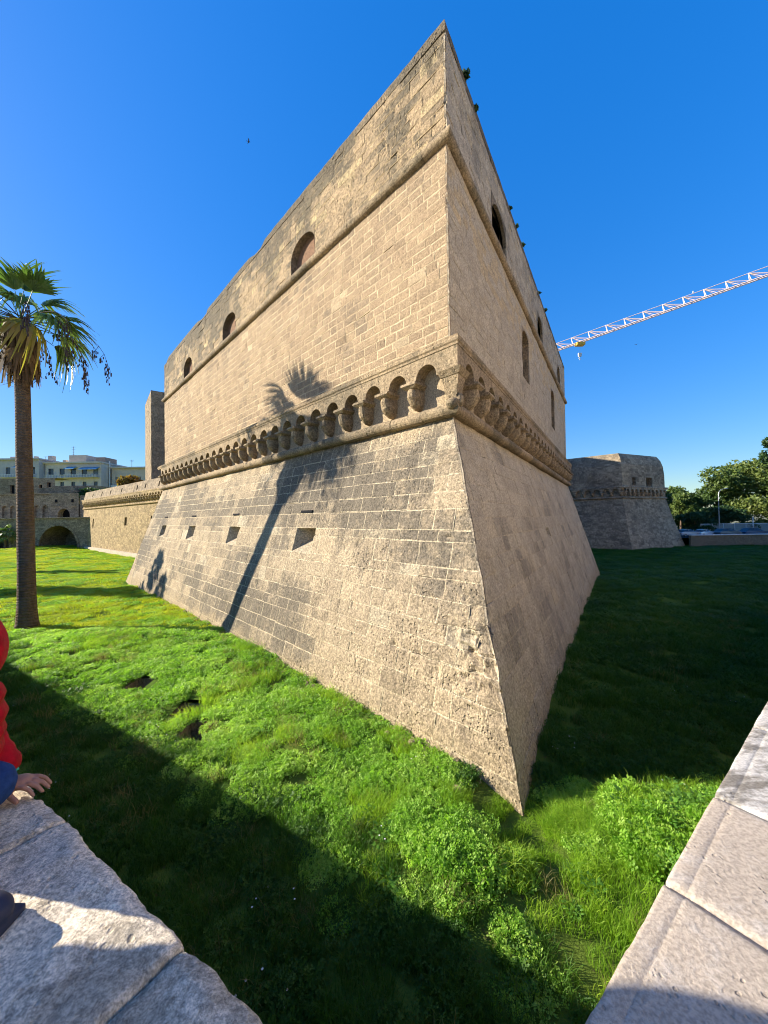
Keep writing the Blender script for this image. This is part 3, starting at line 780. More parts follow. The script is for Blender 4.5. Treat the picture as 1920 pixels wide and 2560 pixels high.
# ------------------------------------------------------------------ parapets, retaining walls and street by the viewer
Q = Vector((.085, .430, 0)); ZP = 4.51; PW = .5
eL, sL = Vector((-.854, .520, 0)), Vector((-.520, -.854, 0))
eR, sR = Vector((.799, .601, 0)), Vector((.601, -.799, 0))
def mitre(e, s, other_s, w):
    """t at which the joint line between the two copings runs, w metres from the moat edge"""
    I = Vector((.0295, -.6036, 0))*(w/.5)              # inner corner for offset w
    return I.dot(e)
def coping_stone(e, s, t0, t1, mat, parent, rough, tone, fine=True, corner=False, groove=False):
    nt_ = max(6, int((t1-t0)/.014)) if fine else 3
    ws = [0, .008, .022, .034, .036, .038, .05, .07, .1, .14, .18, .22, .27, .32, .38, .43, .47, .49, PW] if fine else [0, .03, .47, PW]
    V = []; nw = len(ws); prof_n = nw + 4
    for i in range(nt_+1):
        f = i/nt_
        for k in range(prof_n):
            if k < 2: w = 0.; z = ZP - (.30, .05)[k]
            elif k >= nw+2: w = PW; z = ZP - (.05, .30)[k-nw-2]
            else: w = ws[k-2]; z = ZP
            a = t0 if not corner else mitre(e, s, None, w)
            t = a + .004 + (t1 - .004 - a - .004)*f
            p = Q + e*t + s*w
            if fine:
                ed = max(0, 1 - w/.03) if k >= 2 else 1.
                chip = rough*(.5*fbm(t*9., 1.7+e.x, 0, 4) + .9*max(0, fbm(t*14., 5.1, e.x, 3)-.15))
                w2 = w + chip*ed
                edz = rough*.5*ed + (.006*max(0, 1-abs(t-t0)/.012) + .006*max(0, 1-abs(t-t1)/.012) if 2 <= k < nw+2 else 0)
                z2 = z - edz*(1 if k >= 2 else 0) + (rough*.35*fbm(p.x*11, p.y*11, 0, 4) if 2 < k < nw+1 else 0)
                if groove and 2 <= k < nw+2 and abs(w-.036) < .001: z2 -= .0012
                p = Q + e*t + s*w2; z = z2
            V.append((p.x, p.y, z))
    F = [(i*prof_n+k, (i+1)*prof_n+k, (i+1)*prof_n+k+1, i*prof_n+k+1) for i in range(nt_) for k in range(prof_n-1)]
    F += [tuple(range(prof_n)), tuple(reversed(range(nt_*prof_n, (nt_+1)*prof_n)))]
    return mk('coping_stone', V, F, mat, parent, tone, smooth=fine)
pl = empty('parapet_wall', (Q + eL*1. + sL*.25 + Vector((0, 0, -1.))), 'worn grey stone parapet with chipped edge at lower left, child sitting on it', 'wall')
pr_ = empty('parapet_wall', (Q + eR*1. + sR*.25 + Vector((0, 0, -1.))), 'smooth sunlit pinkish stone parapet with red paint drips at lower right', 'wall')
tl = [None, .556, 1.128, 1.71, 2.3, 2.9, 3.5]
for i in range(len(tl)-1):
    coping_stone(eL, sL, tl[i] or 0, tl[i+1], M_COPING_L, pl, .022, (R.uniform(.42, .6), .4, R.uniform(.35, .65)), True, tl[i] is None)
tr_ = [None, .647, 1.056, 1.62, 2.2, 2.8, 3.4]
TR = [(.5, .3, .9), (.5, .3, .8), (.5, 1., .2), (.5, .9, .2), (.5, .3, .3), (.5, .3, .3)]
for i in range(len(tr_)-1):
    coping_stone(eR, sR, tr_[i] or 0, tr_[i+1], M_COPING_R, pr_, .0035, TR[i], True, tr_[i] is None, True)
t = 3.5
while t < 90:
    coping_stone(eL, sL, t, t+1.8, M_COPING_L, pl, 0, (.5, .4, .5), False); t += 1.8
t = 3.4
while t < 95:
    coping_stone(eR, sR, t, t+1.8, M_COPING_R, pr_, 0, (.5, .3, .3), False); t += 1.8
for e, s, p, ln in ((eL, sL, pl, 92.), (eR, sR, pr_, 97.)):
    m = MB()
    A = [Q + s*.03 + e*mitre(e, s, None, .03), Q + s*.03 + e*ln, Q + s*.47 + e*ln, Q + s*.47 + e*mitre(e, s, None, .47)]
    V = [a + Vector((0, 0, -2.5)) for a in A] + [a + Vector((0, 0, ZP-.29)) for a in A]
    m.add(V, [(0, 3, 2, 1), (4, 5, 6, 7), (0, 1, 5, 4), (1, 2, 6, 5), (2, 3, 7, 6), (3, 0, 4, 7)])
    m.build('retaining_wall', M_RETAIN, p)
Ic = Vector((.085+.0295*.94, .43-.6036*.94, 0))
def stz(p): return 3.69 - .026*math.hypot(p.x, p.y)
pts = [Ic, Ic + eL*92, Ic + eL*92 + sL*60, Vector((-60, -60, 0)), Vector((0, -70, 0)), Vector((60, -60, 0)), Ic + eR*97 + sR*60, Ic + eR*97]
V = [(p.x, p.y, stz(p)) for p in pts]
tag(mk('street', V, [(0, i, i+1) for i in range(1, 7)], M_PAVE), 'paved street behind the parapet', 'street', kind='structure')

# ------------------------------------------------------------------ generic wall with openings
class Wall:
    def __init__(s, o, u, L):
        s.c = Vector((o[0], o[1], 0)); s.u = Vector((u[0], u[1], 0)).normalized(); s.n = Vector((s.u.y, -s.u.x, 0)); s.L = L; s.k = 0
        if s.n.dot(-s.c) < 0: s.n = -s.n
    def P(s, u, d, z): return s.c + s.u*u + s.n*d + Vector((0, 0, z))
    def u0(s, d): return 0.
    def u1(s, d): return s.L
def holed(w, u0, u1, z0, z1, dfun, holes, depth, mat, parent, nm='wall', back=M_DARK, hn='loophole'):
    us = sorted(set([u0, u1] + [h[0] for h in holes] + [h[1] for h in holes])); zs = sorted(set([z0, z1] + [h[2] for h in holes] + [h[3] for h in holes]))
    m = MB()
    for i in range(len(us)-1):
        for j in range(len(zs)-1):
            a, b, c, d = us[i], us[i+1], zs[j], zs[j+1]
            if any(h[0]-1e-6 <= a and b <= h[1]+1e-6 and h[2]-1e-6 <= c and d <= h[3]+1e-6 for h in holes): continue
            m.add([w.P(a, dfun(c), c), w.P(b, dfun(c), c), w.P(b, dfun(d), d), w.P(a, dfun(d), d)], [(0, 1, 2, 3)])
    o = m.build(nm, mat, parent)
    for a, b, c, d in holes:
        A = [w.P(u, dfun(z), z) for u, z in ((a, c), (b, c), (b, d), (a, d))]; B = [p - w.n*depth for p in A]
        r = MB().add(A + B, [(0, 4, 5, 1), (1, 5, 6, 2), (2, 6, 7, 3), (3, 7, 4, 0)]).build(hn, mat, parent)
        MB().add([p + w.n*.004 for p in B], [(0, 1, 2, 3)]).build('opening', back, r)
    return o
def arcade(w, ustart, cnt, pitch, parent, mat, seed, r=None):
    rr = random.Random(seed)
    bb = bay_mesh(w, ustart, ustart+pitch-.006, r or pitch*.34, 9.53, 9.505, 10.182, .43, .05).build('arcade_bay', mat, parent)
    cc = corbel_mesh(w, ustart, rr).build('corbel', mat, parent)
    for k in range(1, cnt):
        b = bb.copy(); link(b); b.location = bb.location + w.u*pitch*k
        c = cc.copy(); link(c); c.location = cc.location + w.u*pitch*k
def band(w, prof, mat, parent, nm, u0=0., u1=None):
    V = []; n = len(prof); u1 = u1 or w.L
    for u in (u0, u1):
        for d, z in prof: V.append(w.P(u, d, z))
    mk(nm, V, [(q, n+q, n+q+1, q+1) for q in range(n-1)] + [tuple(range(n)), tuple(range(n, 2*n))], mat, parent)
CORN = [(.0, 10.18), (.42, 10.18), (.46, 10.3), (.44, 10.46), (.0, 10.55)]

# ------------------------------------------------------------------ curtain wall on the left
cw = Wall((-16.6, 42.8), (-.773, .634), 70.4)
curtain = empty('curtain_wall', cw.P(40, 0, -.9), 'sunlit golden curtain wall running back to the gate left of the bastion', 'wall')
dcw = lambda z: .05*(8.3 - z)
slits = [(27.0, 27.6, 5.0, 6.2), (39.3, 40.6, 4.6, 6.1), (61.2, 62.1, 4.1, 6.0)]
holed(cw, 0, cw.L, -1.6, 8.3, dcw, slits, .8, M_CURTAIN, curtain)
dcp = lambda z: -.22*(z - 10.5)
slits = [(a, a+.55, 10.9, 11.7) for a in (24.5, 30.5, 34.5, 43., 50., 56., 63.)]
holed(cw, 0, cw.L, 10.5, 12.3, dcp, slits, .7, M_OLDWALL, curtain, 'parapet')
MB().add([cw.P(36.2, .02, 10.55), cw.P(37.6, .02, 10.55), cw.P(37.6, -.38, 12.3), cw.P(36.2, -.38, 12.3)] + [cw.P(36.2, -.6, 10.55), cw.P(37.6, -.6, 10.55), cw.P(37.6, -.9, 12.3), cw.P(36.2, -.9, 12.3)], [(0, 1, 2, 3), (0, 4, 7, 3), (1, 5, 6, 2), (3, 2, 6, 7)]).build('buttress_strip', M_TOWER, curtain)
MB().add([cw.P(u, d, 12.3) for u, d in ((0, -.396), (cw.L, -.396), (cw.L, -2.2), (0, -2.2))] + [cw.P(u, -2.2, 9.) for u in (0, cw.L)], [(0, 1, 2, 3), (3, 2, 5, 4)]).build('wall_walk', M_OLDWALL, curtain)
band(cw, half_round(.10, 8.40, .17, 6, back=-.05), M_CURTAIN, curtain, 'lower_moulding')
band(cw, CORN, M_CURTAIN, curtain, 'cornice')
band(cw, [(-.1, 8.3), (.05, 8.3), (.05, 10.2), (-.1, 10.2)], M_CURTAIN, curtain, 'arcade_back')
arcade(cw, 14.2, 46, 1.21, curtain, M_CURTAIN, 4)
for k in range(18):
    a = 12 + k*3.25
    MB().add([cw.P(a, .9, -1.6), cw.P(a+3.24, .9, -1.6), cw.P(a+3.24, .9, -.25), cw.P(a, .9, -.25), cw.P(a+3.24, .4, -.18), cw.P(a, .4, -.18)], [(0, 1, 2, 3), (3, 2, 4, 5)]).build('plinth_slab', M_PLINTH, curtain)

# square tower behind the curtain
tw = empty('square_tower', (-44., 76., 0), 'tall narrow square stone tower rising behind the curtain wall', 'tower')
c0 = Vector((-45.3, 72., 0)); dl = Vector((-7.1, 9.2, 0)).normalized(); dr = Vector((9.2, 7.1, 0)).normalized()
def course_wall(o, u, ln, z0, z1, n, mat, parent, step=.62):
    z = z0
    m = MB()
    while z < z1-.01:
        x = 0.
        while x < ln:
            wd = min(R.uniform(.8, 1.4), ln-x)
            h = min(step, z1-z); pr = R.uniform(-.01, .03)
            A = [o + u*(x+.02) + n*pr + Vector((0, 0, z+.02)), o + u*(x+wd-.02) + n*pr + Vector((0, 0, z+.02)), o + u*(x+wd-.02) + n*pr + Vector((0, 0, z+h-.02)), o + u*(x+.02) + n*pr + Vector((0, 0, z+h-.02))]
            B = [p - n*.12 for p in A]
            m.add(A + B, [(0, 1, 2, 3), (0, 4, 5, 1), (1, 5, 6, 2), (2, 6, 7, 3), (3, 7, 4, 0)], (R.gauss(.5, .16), R.uniform(.2, .6), R.uniform(.2, .8)))
            x += wd
        z += step
    o_ = m.build('masonry', mat, parent); o_['kind'] = 'stuff'
course_wall(c0, dl, 11.6, 8., 31., Vector((-.79, -.61, 0)), M_TOWER, tw)
course_wall(c0, dr, 11.6, 8., 31., Vector((.61, -.79, 0)), M_TOWER, tw)
m = MB(); A = [c0 + Vector((.02, .06, 0)), c0 + dl*11.6, c0 + dl*11.6 + dr*11.6, c0 + dr*11.6]
m.add([p + Vector((0, 0, 0)) for p in A] + [p + Vector((0, 0, 30.96)) for p in A], [(0, 1, 5, 4), (1, 2, 6, 5), (2, 3, 7, 6), (3, 0, 4, 7), (4, 5, 6, 7)]).build('core', M_TOWER, tw)

# castle keep hidden behind the bastion (it throws the shade on the right-hand moat)
kp = empty('castle_keep', (2, 68, 0), 'massive castle keep standing behind the bastion', 'building')
MB().box((1, 68.5, 12.5), (30, 47, 27)).build('wall', M_OLDWALL, kp)
MB().box((1, 68.5, 26.4), (31, 48, .8)).build('cornice', M_OLDWALL, kp)

# ------------------------------------------------------------------ bridge and gate far left
br = empty('stone_bridge', (-82, 84, -.5), 'arched stone bridge crossing the moat to the gate, far left', 'bridge')
bw = Wall((-66.5, 84.), (-1, 0), 38.)
def arch_wall(w, arches, u0, u1, z0, z1, d, depth, mat, parent, nm='arch_wall', back=True):
    m = MB(); cur = u0
    for uc, r, zs, rise in arches:
        a, b = uc-r, uc+r
        m.add([w.P(cur, d, z0), w.P(a, d, z0), w.P(a, d, z1), w.P(cur, d, z1)], [(0, 1, 2, 3)])
        N = 14; arc = [(uc - r, z0)] + [(uc - r*math.cos(math.pi*i/N), zs + rise*math.sin(math.pi*i/N)) for i in range(N+1)] + [(uc + r, z0)]
        for i in range(len(arc)-1):
            (p, q), (p2, q2) = arc[i], arc[i+1]
            if abs(p2-p) > 1e-6: m.add([w.P(p, d, q), w.P(p2, d, q2), w.P(p2, d, z1), w.P(p, d, z1)], [(0, 1, 2, 3)])
            m.add([w.P(p, d, q), w.P(p2, d, q2), w.P(p2, d-depth, q2), w.P(p, d-depth, q)], [(0, 1, 2, 3)])
        cur = b
    m.add([w.P(cur, d, z0), w.P(u1, d, z0), w.P(u1, d, z1), w.P(cur, d, z1)], [(0, 1, 2, 3)])
    return m.build(nm, mat, parent)
arch_wall(bw, [(7.6, 4.4, -.3, 4.9), (23., 4.4, -.3, 4.9)], 0, 38, -2.5, 6.25, 0, 7., M_OLDWALL, br)
for uc in (7.6, 23.):
    N = 15
    for i in range(N):
        a0, a1 = math.pi*i/N + .012, math.pi*(i+1)/N - .012
        P2 = lambda a, r, rz: (uc - r*math.cos(a), -.3 + rz*math.sin(a))
        V = [bw.P(*(lambda p: (p[0], dd, p[1]))(P2(a, r, rz))) for dd in (.08, -.2) for a, r, rz in ((a0, 4.38, 4.88), (a1, 4.38, 4.88), (a1, 4.95, 5.45), (a0, 4.95, 5.45))]
        MB().add(V, [(0, 1, 2, 3), (0, 4, 5, 1), (1, 5, 6, 2), (2, 6, 7, 3), (3, 7, 4, 0)], (R.gauss(.5, .15), .4, .4)).build('voussoir', M_OLDWALL, br)
MB().add([bw.P(u, -7, z) for u, z in ((0, -2.5), (38, -2.5), (38, 6.2), (0, 6.2))], [(0, 1, 2, 3)]).build('back_wall', M_OLDWALL, br)
for k in range(12):
    MB().bbox((-66.5-1.6-3.17*k, 83.95, 6.36), (3.12, .5, .22), .03).build('coping_stone', M_OLDWALL, br)
MB().add([bw.P(u, d, 5.6) for u, d in ((0, 0), (38, 0), (38, -7), (0, -7))], [(0, 1, 2, 3)]).build('deck', M_PAVE, br)

gt = empty('gate_house', (-78, 91, 5.6), 'shaded castle gate wall with round arched portal above the bridge', 'gatehouse')
gw = Wall((-66., 91.2), (-1, 0), 40.)
arch_wall(gw, [(14.9-2.1, 1.5, 7.2, 1.5)], 9.7-.6, 16.6-.6, 5.5, 12.5, .3, 1.5, M_OLDWALL, gt, 'portal_wall')
MB().box((-78.8, 93.2, 7.5), (5, .1, 5)).build('portal_opening', M_DARK, gt)
for u in (10.6, 14.6):
    MB().box(gw.P(u, .33, 10.6), (.55, .12, .75)).build('window', M_DARK, gt)
    MB().box(gw.P(u+.0, .36, 9.35), (1.9, .3, .22)).build('ledge', M_OLDWALL, gt)
arch_wall(gw, [], 0, 9.098, 5.5, 11.9, 0, 1., M_OLDWALL, gt, 'side_wall')
arch_wall(gw, [(17.6+2.0*k, .72, 8.9, .72) for k in range(8)], 16.02, 38, 5.5, 12.3, 0, .5, M_OLDWALL, gt, 'arcaded_wall')
MB().add([gw.P(u, -.5, z) for u, z in ((16, 5.5), (38, 5.5), (38, 12.3), (16, 12.3))], [(0, 1, 2, 3)]).build('arcade_back', M_OLDWALL, gt)
band(gw, [(-.3, 12.32), (.2, 12.32), (.22, 12.55), (-.3, 12.6)], M_OLDWALL, gt, 'cornice', 16.02, 38)
MB().box((-84., 97, 11.2), (9, 5, 6)).build('inner_block', M_OLDWALL, gt)
ow = Wall((-62., 100.), (-1, 0), 50.)
holed(ow, 27., 50., 5., 17.4, lambda z: 0, [(28.2, 29.2, 14.9, 16.2), (30.5, 31.4, 13.2, 15.6), (33, 34.2, 13., 15.6), (38, 39.2, 13., 15.6)], .5, M_OLDWALL, gt, 'upper_wall', hn='window_reveal')
holed(ow, 16., 26.99, 5., 15.2, lambda z: 0, [(19, 20, 12.6, 13.8), (24, 24.8, 11.8, 13.4)], .5, M_OLDWALL, gt, 'upper_wall', hn='window_reveal')
MB().add([ow.P(u, d, 17.4) for u, d in ((27, 0), (50, 0), (50, -6), (27, -6))], [(0, 1, 2, 3)]).build('roof', M_OLDWALL, gt)
MB().add([ow.P(u, d, 15.2) for u, d in ((16, 0), (26.99, 0), (26.99, -6), (16, -6))], [(0, 1, 2, 3)]).build('roof', M_OLDWALL, gt)
MB().add([ow.P(u, d, z) for u, d, z in ((16, 0, 5), (16, -6, 5), (16, -6, 15.2), (16, 0, 15.2))], [(0, 1, 2, 3)]).build('side_wall', M_OLDWALL, gt)

# ------------------------------------------------------------------ apartment houses beyond
M_PLASTER = plain('cream_plaster', (.56, .49, .41), .9, .1, var=.08, scale=.6)
M_PLASTER2 = plain('beige_plaster', (.56, .47, .36), .9, .1, var=.08, scale=.6)
M_BROWNP = plain('brown_plaster', (.36, .26, .19), .9, .1)
M_BLUE = plain('blue_awning', (.10, .27, .42), .8, .1)
M_BLUE2 = plain('blue_cloth', (.03, .12, .50), .8, .1)
M_SHUT = plain('shutter', (.16, .19, .23), .7)
def house(label, x0, x1, y, z0, z1, mat, rows, skip=(), depth=14., name='apartment_building', pent=()):
    e = empty(name, ((x0+x1)/2, y+depth/2, z0), label, 'building', 'apartment houses behind the castle')
    hw = Wall((x1, y), (-1, 0), x1-x0)
    hs = []
    for (za, zb, n, w) in rows:
        st = (x1-x0)/n
        for k in range(n): hs.append((st*(k+.5)-w/2, st*(k+.5)+w/2, za, zb))
    us = sorted(hs)
    # each storey as its own wall strip so that openings line up
    zs = [z0] + [ (rows[i][1]+rows[i+1][0])/2 for i in range(len(rows)-1)] + [z1]
    for i, (za, zb, n, w) in enumerate(rows):
        hh = [h for h in hs if h[2] == za]
        us = [0.] + [q for h in hh for q in h[:2]] + [hw.L]; m = MB()
        for k in range(len(us)-1):
            a, b = us[k], us[k+1]
            if k % 2 == 0: m.add([hw.P(a, 0, zs[i]), hw.P(b, 0, zs[i]), hw.P(b, 0, zs[i+1]), hw.P(a, 0, zs[i+1])], [(0, 1, 2, 3)])
            else:
                m.add([hw.P(a, 0, zs[i]), hw.P(b, 0, zs[i]), hw.P(b, 0, za), hw.P(a, 0, za)], [(0, 1, 2, 3)])
                m.add([hw.P(a, 0, zb), hw.P(b, 0, zb), hw.P(b, 0, zs[i+1]), hw.P(a, 0, zs[i+1])], [(0, 1, 2, 3)])
        m.build('wall', mat, e)
        for a, b, c, d in hh:
            A = [hw.P(u, 0, z) for u, z in ((a, c), (b, c), (b, d), (a, d))]; B = [p - hw.n*.3 for p in A]
            r = MB().add(A + B, [(0, 4, 5, 1), (1, 5, 6, 2), (2, 6, 7, 3), (3, 7, 4, 0)]).build('window', mat, e)
            MB().add([p + hw.n*.004 for p in B], [(0, 1, 2, 3)]).build('pane', R.choice((M_GLASS, M_GLASS, M_SHUT)), r)
            MB().box((hw.P((a+b)/2, .06, c-.08)), (b-a+.3, .25, .12)).build('sill', M_WHITE if R.random() < .5 else mat, r)
    m = MB().add([Vector(p) for p in ((x0, y, z0), (x0, y+depth, z0), (x0, y+depth, z1), (x0, y, z1))], [(0, 1, 2, 3)])
    m.add([Vector(p) for p in ((x1, y, z0), (x1, y+depth, z0), (x1, y+depth, z1), (x1, y, z1))], [(0, 1, 2, 3)]).build('side_wall', mat, e)
    MB().box(((x0+x1)/2, y+depth/2-.3, z1+.25), (x1-x0+.8, depth+.8, .5)).build('roof', mat, e)
    return e, hw
h1, w1 = house('cream apartment building with flat roof and blue awnings right of the palm trunk', -121., -101., 132., 0., 26.4, M_PLASTER,
               [(4., 6., 4, 1.5), (8.3, 10.6, 4, 1.5), (12.6, 15., 5, 1.4), (17.2, 19.8, 5, 1.4), (22.3, 24.6, 5, 1.9)])
h0, w0 = house('greyish apartment building with balconies behind the palm trunk', -152., -121.4, 130., 0., 27.6, plain('grey_plaster', (.44, .42, .40), .9, .1, var=.08, scale=.6),
               [(4., 6., 6, 1.5), (8.3, 10.6, 6, 1.5), (12.6, 15., 7, 1.4), (17.2, 19.8, 7, 1.4), (22.5, 25., 7, 1.6)])
for (hh, ww, a, b, zc) in ((h1, w1, .5, 12.5, 21.3), (h1, w1, 13., 19.5, 21.2), (h1, w1, 0.3, 10., 16.6), (h0, w0, 1., 13., 21.4), (h0, w0, 14., 29., 21.4), (h0, w0, 1., 20., 16.6)):
    bal = MB().box(ww.P((a+b)/2, .75, zc-.05), (b-a, 1.5, .16)).build('balcony', M_PLASTER, hh)
    MB().box(ww.P((a+b)/2, 1.46, zc+.98), (b-a, .08, .08)).build('handrail', M_WHITE, bal)
    for k in range(int((b-a)/.55)): MB().box(ww.P(a+.3+.55*k, 1.46, zc+.48), (.10, .05, .92)).build('baluster', M_WHITE, bal)
for (hh, ww, a, b, zc) in ((h1, w1, .5, 7., 24.9), (h1, w1, 8.5, 12., 25.2), (h0, w0, 3., 8., 25.6), (h0, w0, 17., 21., 25.6)):
    p = [ww.P(a, .05, zc), ww.P(b, .05, zc), ww.P(b, 1.8, zc-.9), ww.P(a, 1.8, zc-.9)]
    MB().add(p + [q + Vector((0, 0, -.06)) for q in p], [(0, 1, 2, 3), (7, 6, 5, 4), (2, 3, 7, 6), (0, 3, 7, 4), (1, 2, 6, 5)]).build('awning', M_BLUE, hh)
for (hh, x, y, w_, h_) in ((h1, -118., 137., 1.2, 1.6), (h0, -128., 136., 1.0, 1.8), (h0, -134., 135., 2.6, 1.4), (h0, -124., 138., 1.6, 2.2)):
    zr = 27.4 if hh is h1 else 28.6
    MB().box((x, y, zr+h_/2-.6), (w_, w_, h_)).build('chimney', M_PLASTER2, hh)
MB().box((-111.5, 138, 28.2), (6.2, 7, 3.2)).build('roof_room', M_PLASTER2, h1)
MB().box((-103.6, 138, 27.9), (3.4, 6, 2.2)).build('roof_room', M_BROWNP, h1)
MB().box(w1.P(5.2, 1.6, 15.3), (2.2, .2, 2.2)).build('hanging_cloth', M_BLUE2, h1)
h2, w2 = house('lower beige apartment building with brown ground storey beside the autumn tree', -100.2, -76., 136., 0., 24.9, M_PLASTER2,
               [(4., 6., 5, 1.5), (8.3, 10.6, 5, 1.5), (13.2, 16.2, 6, 1.5), (19.6, 21.8, 6, 1.4)])
MB().box((-88., 135.6, 18.2), (24, .7, 1.1)).build('cornice_band', M_WHITE, h2)
for k in range(7):
    MB().box((-99.6 + k*4.03, 135.85, 14.9), (1.5, .25, 4.2)).build('pilaster', M_BROWNP, h2)
MB().tube([(-100.6, 135.5, 3), (-100.6, 135.5, 27.5)], .22, 8).build('drain_pipe', M_WHITE, h2)
AL = ['thin rooftop aerial near the palm trunk', 'rooftop aerial with several cross arms on the flat roof', 'forked pair of aerials on the beige roof', 'tall cross shaped aerial beside the square tower', 'tall plain mast next to the cross shaped aerial', 'aerial at the left edge of the picture']
for (x, y, z0, h, arms), lb in zip(((-124.5, 136, 27.5, 2.2, 1), (-113.4, 135, 27.5, 5.6, 4), (-95.5, 140, 25.4, 3.3, 2), (-88., 140, 25.4, 4.8, 3), (-84.7, 140, 25.4, 7.5, 0), (-130.5, 136, 27.5, 4.6, 2)), AL):
    e = empty('rooftop_aerial', (x, y, z0), lb, 'aerial', 'rooftop aerials')
    MB().tube([(x, y, z0), (x, y, z0+h)], .06, 6).build('pole', M_IRON, e)
    for k in range(arms):
        MB().box((x, y, z0+h*(.95-.16*k)), (1.5-.25*k, .06, .06)).build('cross_arm', M_IRON, e)

# ------------------------------------------------------------------ far bastion on the right
fb = empty('bastion', (44, 68, -1), 'smaller squat grey bastion with corbel arcade, in shade at right', 'bastion')
P0, P1, P2, P3 = Vector((18, 92.7, 0)), Vector((43.3, 67, 0)), Vector((55.2, 72.5, 0)), Vector((60.5, 95, 0))
poly = [P0, P1, P2, P3]
def ring(d, z):
    out = []
    for i, p in enumerate(poly):
        ns = []
        if i > 0: t = (poly[i]-poly[i-1]).normalized(); ns.append(Vector((t.y, -t.x, 0)))
        if i < 3: t = (poly[i+1]-poly[i]).normalized(); ns.append(Vector((t.y, -t.x, 0)))
        if len(ns) == 1: out.append(p + ns[0]*d + Vector((0, 0, z)))
        else:
            b = (ns[0]+ns[1]); b = b*(d/(1+ns[0].dot(ns[1]))); out.append(p + b + Vector((0, 0, z)))
    return out
def rings(levels, nm, mat):
    m = MB(); prev = None
    for d, z in levels:
        r = ring(d, z)
        if prev:
            for i in range(3): m.add([prev[i], prev[i+1], r[i+1], r[i]], [(0, 1, 2, 3)])
        prev = r
    return m.build(nm, mat, fb)
rings([(3.1, -2.6), (.9, 5.), (.12, 8.25)], 'scarp', M_FARWALL)
rings([(.1, 8.2), (.3, 8.28), (.36, 8.42), (.3, 8.56), (.1, 8.64)], 'lower_moulding', M_FARWALL)
rings([(.06, 8.5), (.06, 10.3)], 'arcade_back', M_FARWALL)
rings([(.05, 10.18), (.42, 10.18), (.46, 10.3), (.42, 10.47), (.05, 10.55)], 'cornice', M_FARWALL)
rt = Wall((P1.x, P1.y), ((P2-P1).x, (P2-P1).y), (P2-P1).length); lf = Wall((P1.x, P1.y), ((P0-P1).x, (P0-P1).y), (P0-P1).length)
holed(rt, 0, rt.L, 10.5, 13., lambda z: -.02*(z-10.5), [(3.0, 4.0, 10.75, 12.2), (7.2, 9.1, 10.6, 12.3)], 1., M_FARWALL, fb, 'upper_wall', hn='gun_port')
holed(lf, 0, lf.L, 10.5, 13., lambda z: -.02*(z-10.5), [], 1., M_FARWALL, fb, 'upper_wall')
t = (P3-P2); th = Wall((P2.x, P2.y), (t.x, t.y), t.length); th.n = Vector((t.normalized().y, -t.normalized().x, 0))
holed(th, 0, th.L, 10.5, 13., lambda z: -.02*(z-10.5), [], 1., M_FARWALL, fb, 'upper_wall')
rings([(-.05, 13.), (-.2, 14.6), (-.55, 15.8), (-1.1, 16.7), (-2.2, 16.75)], 'rounded_parapet', M_FARWALL)
r = ring(-2.2, 16.72); MB().add(r, [(0, 1, 2, 3)]).build('platform', M_FARWALL, fb)
arcade(lf, .2, 20, 1.55, fb, M_FARWALL, 8, .55); arcade(rt, .3, 10, 1.25, fb, M_FARWALL, 9)
e = empty('rooftop_aerial', (37.6, 76., 16.7), 'thin mast on top of the shaded far bastion', 'aerial')
MB().tube([(37.6, 76., 16.6), (37.6, 76., 18.6)], .05, 6).build('pole', M_IRON, e)

# ------------------------------------------------------------------ added unseen houses across the right-hand street, bouncing warm light onto the right face
def fill_house(label, t0, t1, w0, h, mat):
    a, b = Q + eR*t0 + sR*w0, Q + eR*t1 + sR*w0
    e = empty('fill_house', (a+b)/2 + Vector((0, 0, stz((a+b)/2))), label, 'building', 'added houses bouncing light across the right hand street')
    w = Wall((a.x, a.y), (eR.x, eR.y), t1-t0); z0 = stz(b) - .5
    hs = []
    for r in range(int(h//3.6)):
        for k in range(int((t1-t0)//3.4)): hs.append((1.2+3.4*k, 2.3+3.4*k, z0+1.9+3.6*r, z0+3.7+3.6*r))
    holed(w, 0, w.L, z0, z0+h, lambda z: 0, hs, .3, mat, e, 'wall', M_SHUT, 'window')
    c = (a+b)/2 + sR*5.; M = Matrix.Translation((c.x, c.y, z0+h/2)) @ Matrix.Rotation(math.atan2(eR.y, eR.x), 4, 'Z')
    MB().box((0, .2, 0), (t1-t0-.02, 9.2, h-.02), M).build('rear_block', mat, e)
    M = Matrix.Translation((c.x, c.y, z0+h+.2)) @ Matrix.Rotation(math.atan2(eR.y, eR.x), 4, 'Z')
    MB().box((0, 0, 0), (t1-t0+.3, 10.6, .4), M).build('roof', mat, e)
M_WARMP = plain('warm_ochre_plaster', (.70, .58, .44), .9, .1, var=.06, scale=.6)
for k, (a, b, h, lb) in enumerate(((4, 20, 13, 'added ochre house for bounced light nearest the viewer across the right street, outside the picture'), (20.5, 38, 16, 'second added ochre house for bounced light along the right street, outside the picture'), (38.5, 56, 14, 'third added ochre house for bounced light along the right street, outside the picture'), (56.5, 74, 17, 'fourth added ochre house for bounced light along the right street, outside the picture'))):
    fill_house(lb, a, b, 10., h+3, M_WARMP)
